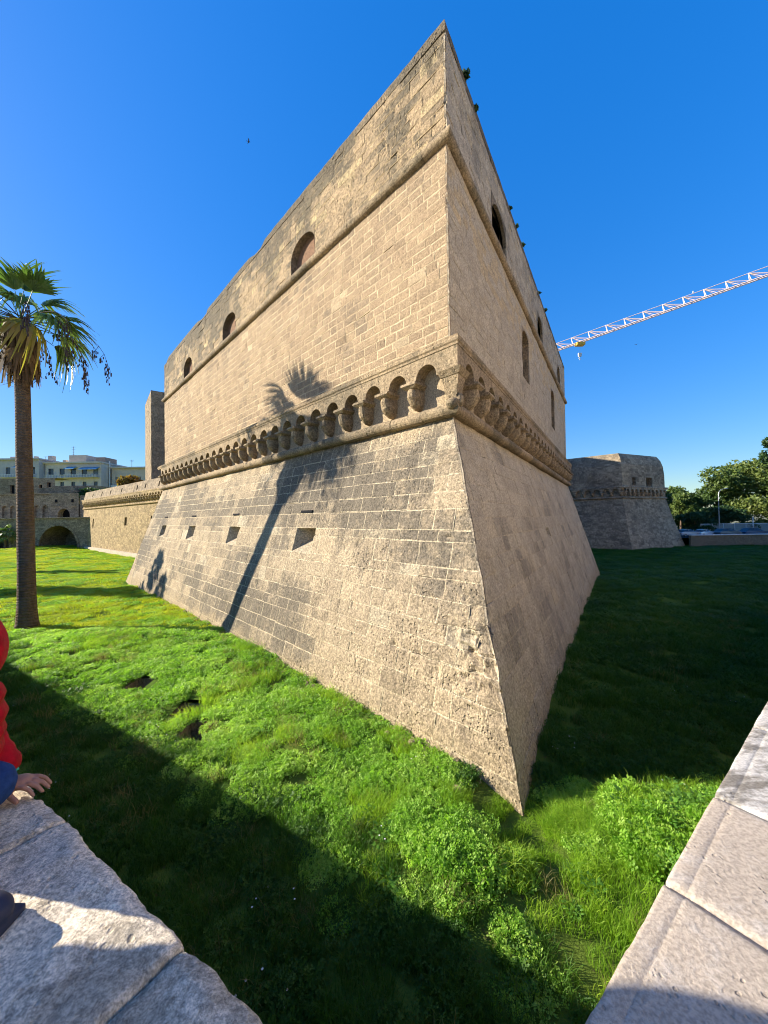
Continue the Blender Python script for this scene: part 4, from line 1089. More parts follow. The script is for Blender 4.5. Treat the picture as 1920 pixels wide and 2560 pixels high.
# ------------------------------------------------------------------ far street on the right
rw = empty('retaining_wall', (75, 70, -1.5), 'low grey stone wall with pale coping along the far street at right', 'wall')
MB().box((90, 70.25, -.35), (64, .5, 3.0)).build('wall', M_RETAIN, rw)
MB().bbox((90, 70.2, 1.24), (64, .7, .17), .03).build('coping', M_WHITE, rw)
V = [(45, 70.5, .75), (170, 70.5, .75), (170, 86, .85), (45, 86, .85)]
tag(mk('road', V, [(0, 1, 2, 3)], M_ASPHALT), 'asphalt road behind the low wall at right', 'road', kind='structure')
V = [(45, 86, .95), (170, 86, .95), (220, 170, 1.6), (45, 170, 1.6)]
tag(mk('park_ground', V, [(0, 1, 2, 3)], M_EARTH), 'park ground under the trees at right', 'ground', kind='structure')
def car(label, x, y, z, rz, col, sc=1.):
    e = empty('parked_car', (x, y, z), label, 'car', 'cars parked behind the far wall', rz)
    e.scale = (sc, sc, sc)
    M = plain('car_paint', col, .3, .5, .3, var=.03)
    prof = [(-2.1, .35), (-2.15, .75), (-1.95, .95), (-1.2, 1.02), (.95, 1.0), (1.75, .88), (2.1, .7), (2.1, .35)]
    def ex(prof, hw, hwt, zsplit):
        n = len(prof); V = []
        for s in (-1, 1):
            for a, b in prof:
                k = hw if b < zsplit else hwt
                V.append((a, s*k, b))
        return V, [tuple(range(n)), tuple(reversed(range(n, 2*n)))] + [(i, n+i, n+(i+1) % n, (i+1) % n) for i in range(n)]
    V, F = ex(prof, .88, .84, .9); mk('body', V, F, M, e, local=True)
    V, F = ex([(-1.75, .98), (-1.25, 1.42), (-.9, 1.48), (.25, 1.46), (1.05, .98)], .80, .62, 1.2); mk('cabin', V, F, M_GLASS, e, local=True)
    V, F = ex([(-1.2, 1.44), (-.9, 1.50), (.22, 1.48), (.36, 1.42)], .60, .63, 1.43); mk('roof', V, F, M, e, local=True)
    for s in (-1, 1):
        for a in (-1.3, 1.3):
            m = MB(); m.tube([(a, s*.72, .31), (a, s*.90, .31)], .31, 14); w = m.build('wheel', M_IRON, e, local=True)
            m = MB(); m.tube([(a, s*.89, .31), (a, s*.915, .31)], .18, 10); m.build('rim', M_METAL, w, local=True)
        MB().box((2.06, s*.62, .72), (.1, .3, .14)).build('headlight', M_WHITE, e, local=True)
        for a in (-.45, .62): MB().bbox((a, s*.72, 1.2), (.07, .09, .45), .01).build('window_pillar', M, e, local=True)
    return e
car('silver car half hidden behind the far bastion base', 60.0, 73.2, .78, .1, (.38, .40, .43))
car('white car parked second from the far bastion', 63.6, 73.6, .78, .25, (.72, .73, .74), .95)
car('dark car in the middle of the parked row', 67.4, 72.8, .78, .05, (.10, .12, .14), 1.06)
car('dark blue car parked nearest the right edge', 72.6, 72.8, .78, -.05, (.05, .07, .13), 1.06)
M_FENCE = plain('grey_fence_panel', (.22, .24, .22), .7)
fn = empty('park_fence', (90, 85.5, .8), 'pale fence panel with posts behind the parked cars', 'fence')
for k in range(16):
    MB().box((74.5 + k*2.6, 85.5, 1.9), (2.5, .06, 1.7)).build('panel', M_FENCE, fn)
    MB().box((73.2 + k*2.6, 85.5, 1.9), (.09, .12, 2.1)).build('post', M_WHITE, fn)
    MB().box((74.5 + k*2.6, 85.45, 2.85), (2.6, .1, .12)).build('top_rail', M_WHITE, fn)
for (x, y, h, lb) in ((79.8, 80., 3.6, 'white post standing in front of the pale park fence'), (88.5, 82., 2.6, 'short white post near the right edge of the picture'), (58.8, 79., 3.4, 'small pale post beside the far bastion')):
    e = empty('street_post', (x, y, .8), lb, 'post', 'posts along the far street')
    MB().tube([(x, y, .8), (x, y, .8+h)], .09, 8).build('shaft', M_WHITE, e)
    MB().tube([(x, y, .8+h), (x, y, .86+h)], .13, 8).build('cap', M_WHITE, e)
lp = empty('street_lamp', (77., 85., .85), 'tall grey street lamp curving over the road at right', 'street lamp')
MB().tube([(77., 85., .85), (77., 85., 9.3), (77.15, 85., 10.2), (77.6, 85., 10.75), (78.4, 84.9, 10.95)], [.11, .07, .06, .055, .05], 8).build('pole', M_METAL, lp)
MB().ball((78.7, 84.9, 10.95), (.5, .2, .11), 10, 6).build('lamp_head', M_METAL, lp)

# ------------------------------------------------------------------ trees
def leaf_mass(lobes, n, size, seed, flat=1., shell=.55):
    g = np.random.default_rng(seed)
    wts = np.array([r[3]*r[4]*r[5] for r in lobes])**.67; wts /= wts.sum()
    k = g.choice(len(lobes), n, p=wts); Lb = np.array(lobes)[k]
    d = g.normal(size=(n, 3)); d /= np.linalg.norm(d, axis=1)[:, None]
    rad = shell + (1-shell)*g.random(n)**.7
    # ragged outline: clump noise
    ph = np.array([mnoise.noise(Vector((a*2.3+s*3.1, b*2.3, c*2.3))) for (a, b, c), s in zip(d, k)])
    rad = rad*(1 + .38*ph)
    c = Lb[:, :3] + d*Lb[:, 3:6]*rad[:, None]
    a = g.normal(size=(n, 3)); a[:, 2] *= flat; a /= np.linalg.norm(a, axis=1)[:, None]
    b = np.cross(a, g.normal(size=(n, 3))); b /= np.linalg.norm(b, axis=1)[:, None]
    s = size*(.6 + .8*g.random(n))[:, None]
    V = np.stack([c - a*s, c + b*s*.45, c + a*s, c - b*s*.45], 1).reshape(-1, 3)
    F = np.arange(n*4).reshape(-1, 4).tolist()
    return V, F
def tree(name, label, base, h, lobes, mat, n, size, seed, group, rt=.22, flat=1., cat='tree'):
    e = empty(name, base, label, cat, group)
    x, y, z = base
    m = MB(); m.tube([(x, y, z-.3), (x+.15, y, z+h*.4), (x-.1, y+.1, z+h)], [rt*1.3, rt, rt*.5], 8)
    for lb in lobes[:6]:
        m.tube([(x, y, z+h*.55), ((x+lb[0])/2, (y+lb[1])/2, (z+h*.7+lb[2])/2), (lb[0], lb[1], lb[2])], [rt*.5, rt*.3, rt*.12], 5)
    m.build('trunk', M_TRUNK, e)
    V, F = leaf_mass(lobes, n, size, seed, flat)
    mk('crown', V, F, mat, e)
    return e
def lobes_for(x, y, z, rx, rz, k, seed):
    g = random.Random(seed); out = []
    for i in range(k):
        a = g.uniform(0, 6.28); q = g.uniform(.15, .75)
        out.append((x + rx*q*math.cos(a), y + rx*q*math.sin(a), z + rz*g.uniform(-.65, .75), rx*g.uniform(.28, .5), rx*g.uniform(.28, .5), rz*g.uniform(.22, .42)))
    return out
GP = 'trees in the park at right'
tree('pine_tree', 'largest sunlit pine with bare lower trunk near the right edge', (93., 96., 1.), 11., lobes_for(94., 96., 11.5, 9.5, 8.5, 22, 1), M_PINE, 14000, .42, 1, GP, .32)
tree('pine_tree', 'sunlit pine left of the largest pine, with sloping crown', (84., 100., 1.), 7., lobes_for(85., 100., 7.4, 7., 5.4, 18, 2), M_PINE, 10000, .40, 2, GP, .25)
tree('pine_tree', 'small yellow green conifer beside the street lamp', (78.5, 98., 1.), 6., lobes_for(79.5, 98., 6.4, 3.6, 5., 13, 3), M_PINE, 5000, .36, 3, GP, .18)
tree('dark_tree', 'dark evergreen tree just right of the far bastion', (63.5, 88., 1.), 6., lobes_for(63.2, 88., 6.2, 4.6, 5.4, 16, 4), M_DARKTREE, 8000, .34, 4, GP, .22)
tree('dark_tree', 'dark round shrub behind the parked cars under the street lamp', (74., 88., 1.), 2., lobes_for(74., 88., 3.4, 4.2, 2.6, 14, 5), M_DARKTREE, 6000, .3, 5, GP, .15)
tree('dark_tree', 'dark hedge like tree under the pines behind the fence', (84., 91., 1.), 2., lobes_for(84., 92., 4.2, 6.5, 3., 13, 6), M_DARKTREE, 5000, .32, 6, GP, .15)
tree('dark_tree', 'pale bush behind the fence at the right edge', (93., 88.5, 1.), 2., lobes_for(94., 88.5, 4., 4.2, 3., 10, 7), M_PINE, 3800, .32, 7, GP, .15)
tree('dark_tree', 'dark conifer rising highest at the right edge of the picture', (99., 93., 1.), 14., lobes_for(98.6, 93., 19.5, 2.8, 5.6, 9, 8), M_DARKTREE, 3600, .36, 8, GP, .3)
tree('bare_tree', 'reddish bare shrub between far bastion and street lamp', (69., 91., 1.), 3., lobes_for(69., 91., 3.6, 3., 1.8, 8, 9), M_AUTUMN, 900, .3, 9, GP, .12)
tree('dark_tree', 'low dark shrub beside the foot of the far bastion', (66.5, 89., 1.), 1.5, lobes_for(66.5, 89., 2.9, 3.2, 2., 12, 14), M_DARKTREE, 4200, .3, 14, GP, .12)
tree('dark_tree', 'wide dark thicket at the back of the park', (80., 112., 1.), 3., lobes_for(80., 112., 4.5, 16., 3.6, 26, 15), M_DARKTREE, 9000, .45, 15, GP, .2)
tree('autumn_tree', 'rusty autumn tree in front of the square tower', (-55., 80., 8.), 4.5, lobes_for(-55., 80., 13.2, 3.0, 2.6, 12, 10), M_AUTUMN, 3600, .28, 10, 'trees behind the curtain wall', .2)
tree('dark_tree', 'dark low tree peeping over the curtain wall', (-74.5, 97., 8.), 3., lobes_for(-75.5, 97., 12.6, 5.2, 1.8, 10, 11), M_DARKTREE, 3600, .3, 11, 'trees behind the curtain wall', .2)
tree('broad_tree', 'broad tree outside the left edge whose shadow crosses the lawn', (-44., 31.4, -.5), 7., lobes_for(-44., 31.4, 7.2, 3.2, 5.2, 16, 12) + [(-44.3, 32.6, 13.0, .9, .9, 1.8), (-44., 30.4, 12.2, .8, .8, 1.6)], M_DARKTREE, 8000, .34, 12, 'trees left of the picture', .3)
tree('slim_tree', 'slim tree outside the left edge throwing a thin shadow', (-56., 47.6, -.8), 5., lobes_for(-56., 47.6, 6.4, 1.5, 3.2, 8, 13), M_DARKTREE, 2600, .3, 13, 'trees left of the picture', .16)

# ------------------------------------------------------------------ palms
def frond_mesh(rnd, pet, fan, n=26, droop=.25, spread=2.0):
    m = MB()
    pts = [(pet*k/4, 0, .10*pet*math.sin(math.pi*k/8) - droop*.25*(k/4)**2) for k in range(5)]
    m.tube(pts, [.035, .028, .024, .02, .016], 5)
    hx, hz = pts[-1][0], pts[-1][2]
    for i in range(n):
        th = -spread + 2*spread*i/(n-1) + rnd.uniform(-.04, .04)
        L = fan*(1 - .28*abs(th)/spread)*rnd.uniform(.88, 1.08)
        dx, dy = math.cos(th), math.sin(th); px, py = -dy, dx
        V = []; dr = droop*rnd.uniform(.7, 1.5)
        for r, w in ((.03, .012), (.38, .052), (.68, .042), (.88, .018), (1.0, .004)):
            rr = r*L; z = hz + .12*L*math.cos(th*.8)*r - dr*L*(max(0, r-.35)/.65)**2*1.15 - .16*abs(math.sin(th))*rr
            fold = .018 if (i % 2) else -.018
            V += [(hx + dx*rr + px*w*fan, dy*rr + py*w*fan, z + fold), (hx + dx*rr - px*w*fan, dy*rr - py*w*fan, z - fold)]
        m.add(V, [(2*k, 2*k+1, 2*k+3, 2*k+2) for k in range(4)])
    return m
def palm(label, base, zc, r0, seed, group, size=1., nf=30, lean=(0., 0.), flare=1., full=True):
    rnd = random.Random(seed); x, y, z = base
    e = empty('palm_tree', base, label, 'palm tree', group)
    top = Vector((x+lean[0], y+lean[1], zc))
    N = 26; m = MB(); pts = []; rad = []
    for k in range(N+1):
        f = k/N; pts.append((x+lean[0]*f**1.3, y+lean[1]*f**1.3, z-.25 + (zc-z+.25)*f))
        rad.append(r0*(1 - .22*f) + flare*r0*.52*math.exp(-f*(zc-z)/.75) + r0*.025*pn(f*31, seed, 0))
    m.tube(pts, rad, 18); m.build('trunk', M_BARK, e, smooth=True)
    protos = []
    for v in range(4):
        mb = frond_mesh(rnd, rnd.uniform(1.3, 1.7)*size, rnd.uniform(1.25, 1.6)*size, 22, rnd.uniform(.55, .9), rnd.uniform(.95, 1.25))
        protos.append((mb, None))
    meshes = {}
    def put(v, az, el, mat, nm, sc=1., roll=0., zoff=0., out=0.):
        key = (v, mat.name)
        if key not in meshes:
            me = bpy.data.meshes.new(nm); mb = protos[v][0]; me.from_pydata(mb.V, [], mb.F); set_tone(me, None); me.materials.append(mat); meshes[key] = me
        o = bpy.data.objects.new(nm, meshes[key]); link(o); o.parent = e
        M = Matrix.Rotation(az, 4, 'Z') @ Matrix.Rotation(-el, 4, 'Y') @ Matrix.Rotation(roll, 4, 'X')
        o.matrix_local = Matrix.Translation(top - Vector(base) + Vector((math.cos(az)*out, math.sin(az)*out, zoff))) @ M @ Matrix.Scale(sc, 4)
    for k in range(nf):
        az = k*2.39996 + rnd.uniform(-.25, .25); f = k/nf
        el = math.radians(78 - 108*f**.85 + rnd.uniform(-7, 7))
        mat = M_PALM if f < .86 or rnd.random() < .4 else M_PALMY
        put(rnd.randrange(4), az, el, mat, 'frond', rnd.uniform(.85, 1.08), rnd.uniform(-.5, .5), rnd.uniform(-.25, .35))
    if full:
        # dead leaves hanging as a skirt
        m = MB()
        for k in range(260):
            az = rnd.uniform(0, 6.283); zt = rnd.uniform(-1.5, .1)*size; ln = rnd.uniform(.9, 2.2)*size
            r1 = r0*.9 + rnd.uniform(.05, .28)*size; r2 = r1 + rnd.uniform(-.08, .30)*size; w = rnd.uniform(.03, .10)*size
            c, s_ = math.cos(az), math.sin(az); a2 = az + rnd.uniform(-.2, .2)
            V = []
            for f, ww in ((0, .3), (.35, 1.), (.75, .8), (1., .15)):
                rr = r1 + (r2-r1)*f; q = az + (a2-az)*f
                cx, cy = top.x + rr*math.cos(q), top.y + rr*math.sin(q); zz = top.z + zt - ln*f
                if zz < zc - 3.0*size: zz = zc - 3.0*size + rnd.uniform(-.2, .1)
                V += [(cx - s_*w*ww, cy + c*w*ww, zz), (cx + s_*w*ww, cy - c*w*ww, zz)]
            m.add(V, [(2*i, 2*i+1, 2*i+3, 2*i+2) for i in range(3)])
        o = m.build('dead_leaf_skirt', M_PALMDRY, e); o['kind'] = 'stuff'
        for k in range(9):
            put(rnd.randrange(4), k*.7 + rnd.uniform(-.2, .2), math.radians(rnd.uniform(-82, -60)), M_PALMDRY, 'dead_frond', rnd.uniform(.6, .8), 0, rnd.uniform(-.9, -.4), r0*.5)
        # drooping flower stalks with dried clusters
        for k in range(13):
            az = k*.483 - .9 + rnd.uniform(-.2, .2); ln = rnd.uniform(2.0, 3.5)*size; m = MB(); pts = []
            for q in range(9):
                f = q/8; rr = ln*math.sin(f*1.45)/.99; zz = .15 + .25*math.sin(f*3.1) - 1.25*size*f**2.6
                pts.append(top + Vector((math.cos(az)*rr, math.sin(az)*rr, zz)))
            m.tube(pts, [.03-.0025*q for q in range(9)], 5)
            tip = pts[-1]
            for b in range(7):
                f0 = pts[rnd.choice((5, 6, 7, 8))]; l = rnd.uniform(.5, 1.3)*size
                sw = Vector((rnd.uniform(-.25, .25), rnd.uniform(-.25, .25), -l))
                m.tube([f0, f0 + sw*.5 + Vector((sw.x*.4, sw.y*.4, 0)), f0 + sw], [.012, .010, .006], 4)
                for cc in range(6):
                    f = rnd.uniform(.3, 1.); p = f0 + sw*f
                    m.box((p.x+rnd.uniform(-.07, .07), p.y+rnd.uniform(-.07, .07), p.z+rnd.uniform(-.05, .05)), (.04, .04, rnd.uniform(.06, .2)))
            m.build('fruit_stalk', M_FRUIT, e)
    return e
GPALM = 'palm trees in the moat'
palm('tall fan palm with drooping dry fruit stalks at the left edge', (-18.32, 18.98, -.12), 15.7, .37, 21, GPALM, 1.1, 19, (-.35, .0))
palm('small young palm growing beside the bridge pier', (-84.5, 82.5, -.2), 2.6, .25, 22, GPALM, .8, 22, full=False, flare=.2)

# ------------------------------------------------------------------ crane
M_CRANE = plain('crane_paint', (.74, .58, .52), .55, .3, var=.05)
M_CRANEY = plain('crane_yellow', (.62, .40, .06), .5, .3)
cr = empty('tower_crane', (100, 78, 0), 'long salmon lattice crane jib reaching in from the right', 'crane')
A0 = Vector((52.5, 113., 5.31 + 51.2 - .9)); A1 = Vector((125., 79.5, 5.31 + 65.5))
dirj = (A1 - A0).normalized(); side = dirj.cross(Vector((0, 0, 1))).normalized(); upj = side.cross(dirj).normalized()
Lj = (A1-A0).length; nb = int(Lj/4.6); hj = 2.3; wj = 1.0
for sd, nm in ((-wj/2, 'lower_chord'), (wj/2, 'lower_chord')):
    MB().tube([A0 + side*sd, A1 + side*sd], .16, 6).build(nm, M_CRANE, cr)
MB().tube([A0 + dirj*1.2 + upj*hj*.95, A1 + upj*hj], .085, 6).build('upper_chord', M_CRANE, cr)
for k in range(nb):
    m = MB(); b0 = A0 + dirj*(k*4.6 + 1.2); tp = b0 + upj*hj
    for sd in (-wj/2, wj/2):
        m.tube([b0 + side*sd, tp], .10, 5); m.tube([tp, b0 + dirj*4.5 + side*sd], .075, 5); m.tube([tp, b0 + dirj*2.3 + side*sd], .075, 5)
    m.tube([b0 - side*wj/2, b0 + side*wj/2], .06, 5)
    m.build('lattice_bay', M_CRANE, cr)
tp = A0 + dirj*7.6
MB().box(tp - upj*.55, (2.4, 1.6, .8)).build('trolley', M_CRANEY, cr)
hk = tp - Vector((0, 0, 3.3))
MB().tube([tp - upj*.6, hk], .03, 4).build('cable', M_IRON, cr)
hb = MB().box(hk - Vector((0, 0, .4)), (.9, .5, 1.0)); hb.tube([hk - Vector((0, 0, .9)), hk - Vector((.3, 0, 1.5)), hk - Vector((0, 0, 1.9)), hk - Vector((-.25, 0, 1.6))], .1, 6)
hb.build('hook_block', M_WHITE, cr)
for k in (8, 15):
    p = A0 + dirj*(k*4.6 - 1.) + upj*(hj+.35); MB().ball(p, (.16, .16, .3), 6, 4).build('warning_light', M_WHITE, cr)
mx = Vector((A1.x, A1.y, 0))
m = MB()
for sx, sy in ((-1, -1), (1, -1), (1, 1), (-1, 1)):
    m.tube([mx + Vector((sx, sy, 0)), mx + Vector((sx, sy, A1.z+6))], .14, 5)
for k in range(22):
    z = k*3.2
    m.tube([mx + Vector((-1, -1, z)), mx + Vector((1, -1, z+3.2))], .07, 4); m.tube([mx + Vector((1, -1, z)), mx + Vector((1, 1, z+3.2))], .07, 4)
    m.tube([mx + Vector((1, 1, z)), mx + Vector((-1, 1, z+3.2))], .07, 4); m.tube([mx + Vector((-1, 1, z)), mx + Vector((-1, -1, z+3.2))], .07, 4)
m.build('mast', M_CRANE, cr)

# ------------------------------------------------------------------ birds
def bird(label, p, s, rz):
    e = empty('bird', p, label, 'bird', 'birds in the sky', rz)
    mk('body', *(lambda m: (m.V, m.F))(MB().ball((0, 0, 0), (.22*s, .07*s, .07*s), 8, 6)), M_IRON, e, local=True)
    for sd in (-1, 1):
        V = [(.08*s, 0, .02*s), (-.08*s, 0, .02*s), (-.12*s, sd*.28*s, .13*s), (.04*s, sd*.28*s, .14*s), (-.2*s, sd*.55*s, .06*s)]
        mk('wing', V, [(0, 1, 2, 3), (3, 2, 4)], M_IRON, e, local=True)
    mk('tail', [(-.18*s, -.03*s, 0), (-.18*s, .03*s, 0), (-.36*s, .07*s, 0), (-.36*s, -.07*s, 0)], [(0, 1, 2, 3)], M_IRON, e, local=True)
bird('small dark bird flying in the sky left of the bastion', (-14.3, 40., 5.31+41.6), .7, .4)
bird('tiny dark bird in the sky below the crane', (55.5, 80., 5.31+37.), .8, 1.2)

# ------------------------------------------------------------------ weeds on the parapet
def weed(label, u, z, s, seed):
    p = FR.P(u, -.02, z); g = np.random.default_rng(seed)
    e = empty('wall_weed', p, label, 'plant', 'weeds on the bastion parapet')
    V, F = leaf_mass([(p.x, p.y, p.z+.1*s, .3*s, .3*s, .26*s), (p.x+.12*s, p.y-.2*s, p.z-.05*s, .22*s, .22*s, .2*s)], int(120*s)+40, .09*s+.03, seed)
    mk('leaves', V, F, M_DARKTREE, e)
    m = MB()
    for k in range(4): m.tube([p - FR.n*.1, p + Vector((R.uniform(-.2, .2)*s, R.uniform(-.2, .2)*s, R.uniform(.0, .3)*s))], .012, 4)
    m.build('stem', M_DARKTREE, e)
for k, (u, z, s, lb) in enumerate(((1.75, 20.45, .55, 'largest dark weed growing near the pointed top of the bastion'), (2.9, 20.4, .38, 'second dark weed down the right edge from the bastion tip'), (8.2, 20.45, .34, 'small weed tuft on the right parapet above the black window'),
    (9.6, 20.45, .42, 'weed hanging on the right parapet just below the small tuft'), (11.2, 20.5, .4, 'weed tuft midway along the right parapet edge'), (16.5, 20.5, .4, 'weed tuft on the right parapet beyond the midway one'), (19.0, 20.5, .45, 'weed tuft on the far half of the right parapet'))):
    weed(lb, u, z, s, 60+k)
# ------------------------------------------------------------------ people
M_RED = plain('red_padded_jacket', (.32, .003, .014), .6, .10, var=.22, bump=.003, scale=32.)
M_NAVY = plain('navy_cloth', (.014, .042, .15), .85, .15, var=.2, bump=.002, scale=60.)
M_TEAL = plain('teal_cuff', (.02, .33, .30), .8)
M_COAT = plain('grey_wool_coat', (.07, .07, .08), .9, .1)
M_HAIR = plain('brown_hair', (.06, .035, .02), .7)
M_SHOE = plain('dark_shoe', (.02, .025, .05), .6, .3)
def remesh(o, v, sm=6):
    r = o.modifiers.new('union', 'REMESH'); r.mode = 'VOXEL'; r.voxel_size = v; r.use_smooth_shade = True
    s = o.modifiers.new('soften', 'SMOOTH'); s.factor = .5; s.iterations = sm
    return o
def soft_tube(m, pts, rad, n=10):
    m.tube(pts, rad, n)
    for p, r in zip(pts, rad): m.ball(p, r, n, 6)
# child on the parapet
ch = empty('person', (-1.16, .97, ZP), 'small child in red hooded padded jacket leaning a hand on the left parapet', 'person')
hip = (-1.21, 1.03, ZP+.10); chest = (-1.158, 1.0, ZP+.31); neck = (-1.115, .955, ZP+.395); head = (-1.062, .915, ZP+.47)
m = MB()
soft_tube(m, [hip, chest, neck], [.085, .08, .04]); m.ball(head, (.078, .088, .092), 14, 10)
m.ball((head[0]+.045, head[1]+.06, head[2]-.01), (.016, .016, .014), 8, 6)                         # nose
for dx, dy in ((.03, -.065), (-.055, .06)): m.ball((head[0]+dx*1.1, head[1]+dy*1.1, head[2]), (.016, .016, .024), 8, 6)
sh = (-1.15, 1.04, ZP+.32); el = (-1.215, 1.11, ZP+.18); wr = (-1.125, 1.108, ZP+.045)
soft_tube(m, [sh, el, wr], [.038, .030, .020])
m.ball((-1.09, 1.105, ZP+.034), (.034, .033, .016), 12, 8)
fing = [(1.131, .040, .0062), (1.114, .048, .0067), (1.097, .046, .0066), (1.080, .037, .0060)]
for fy, ln, rr in fing:
    x0 = -1.068
    pts = [(x0-.012, fy, ZP+.034), (x0+ln*.35, fy+.001, ZP+.034), (x0+ln*.75, fy+.003, ZP+.026), (x0+ln*1.12, fy+.004, ZP+.010)]
    soft_tube(m, pts, [rr, rr, rr*.95, rr*.8], 8)
soft_tube(m, [(-1.103, 1.082, ZP+.030), (-1.076, 1.064, ZP+.022), (-1.048, 1.056, ZP+.012)], [.0088, .0080, .0066], 8)   # thumb
sh2 = (-1.20, .90, ZP+.34); el2 = (-1.31, .93, ZP+.22); wr2 = (-1.30, 1.02, ZP+.10)
soft_tube(m, [sh2, el2, wr2], [.038, .030, .020]); m.ball((-1.30, 1.04, ZP+.075), (.028, .032, .016))
kn = (-1.34, .86, ZP+.07); an = (-.955, .742, ZP+.052)
kn2 = (-1.055, .985, ZP+.105); an2 = (-1.21, .93, ZP+.06)
for k_, a_ in ((kn, an), (kn2, an2)): soft_tube(m, [hip, k_, a_], [.062, .042, .030])
body = remesh(m.build('body', M_SKIN, ch), .0032, 3)
m = MB()
for i, (f, r) in enumerate(((0, .094), (.16, .108), (.33, .101), (.36, .110), (.55, .104), (.58, .110), (.78, .098), (.82, .101), (1., .08))):
    c = Vector(hip).lerp(Vector(chest), f) + Vector((0, 0, .02 + .03*f)); m.ball(c, (r*1.02, r*.98, .062), 16, 8)
for a, b, c in ((sh, el, wr), (sh2, el2, wr2)):
    a, b, c = Vector(a), Vector(b), Vector(c)
    for f in (0, .25, .5, .75, 1.): m.ball(a.lerp(b, f), (.058, .058, .046), 12, 8)
    for f in (.25, .5, .72): m.ball(b.lerp(c, f), (.050, .050, .040), 12, 8)
remesh(m.build('jacket', M_RED, ch), .007, 3)
m = MB()
V0 = Vector(head) + Vector((-.012, -.012, .012))
m.ball(V0, (.112, .115, .122), 18, 12); m.ball(V0 + Vector((-.03, -.04, -.07)), (.10, .10, .06), 14, 8)
hd = m.build('hood', M_RED, ch); remesh(hd, .008, 2)
m = MB(); m.tube([Vector(wr).lerp(Vector(el), .22), Vector(wr).lerp(Vector(el), .02)], [.031, .028], 14); m.build('cuff', M_TEAL, ch, smooth=True)
m = MB()
for k_, a_ in ((kn, an), (kn2, an2)): soft_tube(m, [hip, k_, Vector(k_).lerp(Vector(a_), .9)], [.086, .060, .046], 12)
remesh(m.build('trousers', M_NAVY, ch), .007, 4)
m = MB(); m.ball((-.865, .752, ZP+.040), (.055, .042, .040), 14, 8); m.ball((-.795, .738, ZP+.034), (.050, .036, .032), 14, 8); m.box((-.825, .745, ZP+.008), (.15, .066, .016))
remesh(m.build('shoe', M_SHOE, ch), .005, 3)
m = MB(); m.ball((-1.26, .91, ZP+.045), (.06, .042, .042), 12, 8); remesh(m.build('shoe', M_SHOE, ch), .006, 2)

# adult standing beside the child, outside the left edge; throws the shadow on both copings
ax, ay, az = -1.85, .44, stz(Vector((-1.9, .7, 0)))
ad = empty('person', (ax, ay, az), 'adult in dark coat standing at the left parapet, only the shadow is in view', 'person')
m = MB(); ln_ = lambda z: min(1, max(0, (z-.9)/.75))**1.6
P = lambda dx, dy, dz: (ax+dx+.25*ln_(dz), ay+dy+.38*ln_(dz), az+dz*1.08)       # bending towards the child
soft_tube(m, [P(0, 0, .95), P(0, 0, 1.15), P(.02, 0, 1.36), P(.03, 0, 1.50)], [.15, .14, .13, .06])
m.ball(P(.05, .0, 1.60), (.095, .08, .118), 14, 10); m.ball(P(.145, 0, 1.585), (.016, .012, .018), 6, 5)
for sd in (-1, 1):
    soft_tube(m, [P(0, sd*.17, 1.40), P(-.01, sd*.23, 1.12), P(.08, sd*.22, .90)], [.055, .045, .032])
    m.ball(P(.10, sd*.21, .83), (.03, .022, .05))
    for q in range(4): soft_tube(m, [P(.085+.012*q, sd*.21, .80), P(.09+.012*q, sd*.205, .735-.006*abs(q-1.5))], [.009, .007], 6)
    soft_tube(m, [P(.12, sd*.195, .83), P(.135, sd*.185, .78)], [.010, .008], 6)
    soft_tube(m, [P(0, sd*.09, .95), P(.02, sd*.10, .50), P(0, sd*.10, .09)], [.095, .065, .042])
    m.ball(P(.06, sd*.10, .045), (.12, .045, .045))
remesh(m.build('body', M_SKIN, ad), .012, 5)
m = MB(); soft_tube(m, [P(0, 0, .70), P(0, 0, .95), P(0, 0, 1.15), P(.01, 0, 1.38)], [.20, .19, .18, .15], 14)
for sd in (-1, 1):
    m.ball(P(0, sd*.13, 1.38), (.12, .13, .10)); soft_tube(m, [P(0, sd*.18, 1.39), P(-.01, sd*.24, 1.12), P(.075, sd*.225, .92)], [.085, .070, .055])
remesh(m.build('coat', M_COAT, ad), .014, 4)
m = MB()
for sd in (-1, 1): soft_tube(m, [P(0, sd*.09, .90), P(.02, sd*.10, .50), P(0, sd*.10, .10)], [.11, .085, .065])
remesh(m.build('trousers', M_NAVY, ad), .014, 4)
m = MB(); m.ball(P(.025, 0, 1.635), (.105, .095, .105), 14, 10); remesh(m.build('hair', M_HAIR, ad), .012, 2)
m = MB()
for sd in (-1, 1): m.ball(P(.06, sd*.10, .05), (.14, .055, .055), 12, 8)
remesh(m.build('shoes', M_SHOE, ad), .012, 2)

# ------------------------------------------------------------------ grass and clover
protos = bpy.data.collections.new('grass_patches')
def proto(name, V, F, mat):
    me = bpy.data.meshes.new(name); me.from_pydata(V, [], F); set_tone(me, None); me.materials.append(mat)
    o = bpy.data.objects.new(name, me); protos.objects.link(o); return o
def clover(seed, n, rad, hmin, hmax, ls):
    g = random.Random(seed); V = []; F = []
    for i in range(n):
        a = g.uniform(0, 6.283); r = rad*math.sqrt(g.random()); x, y = r*math.cos(a), r*math.sin(a)
        z = g.uniform(hmin, hmax)*(1 - .45*(r/rad)**2); s = ls*g.uniform(.6, 1.25); az = g.uniform(0, 6.283)
        tx, ty = g.uniform(-1.1, 1.1), g.uniform(-1.1, 1.1)
        for k in range(3):
            b = az + k*2.094; c, d = math.cos(b), math.sin(b); k0 = len(V)
            for f, w in ((.08, 0), (.65, .42), (1.05, 0), (.65, -.42)):
                px, py = s*(f*c - w*d), s*(f*d + w*c)
                V.append((x+px, y+py, z + px*tx + py*ty + (.12*s if w else 0)))
            F.append((k0, k0+1, k0+2, k0+3))
    return V, F
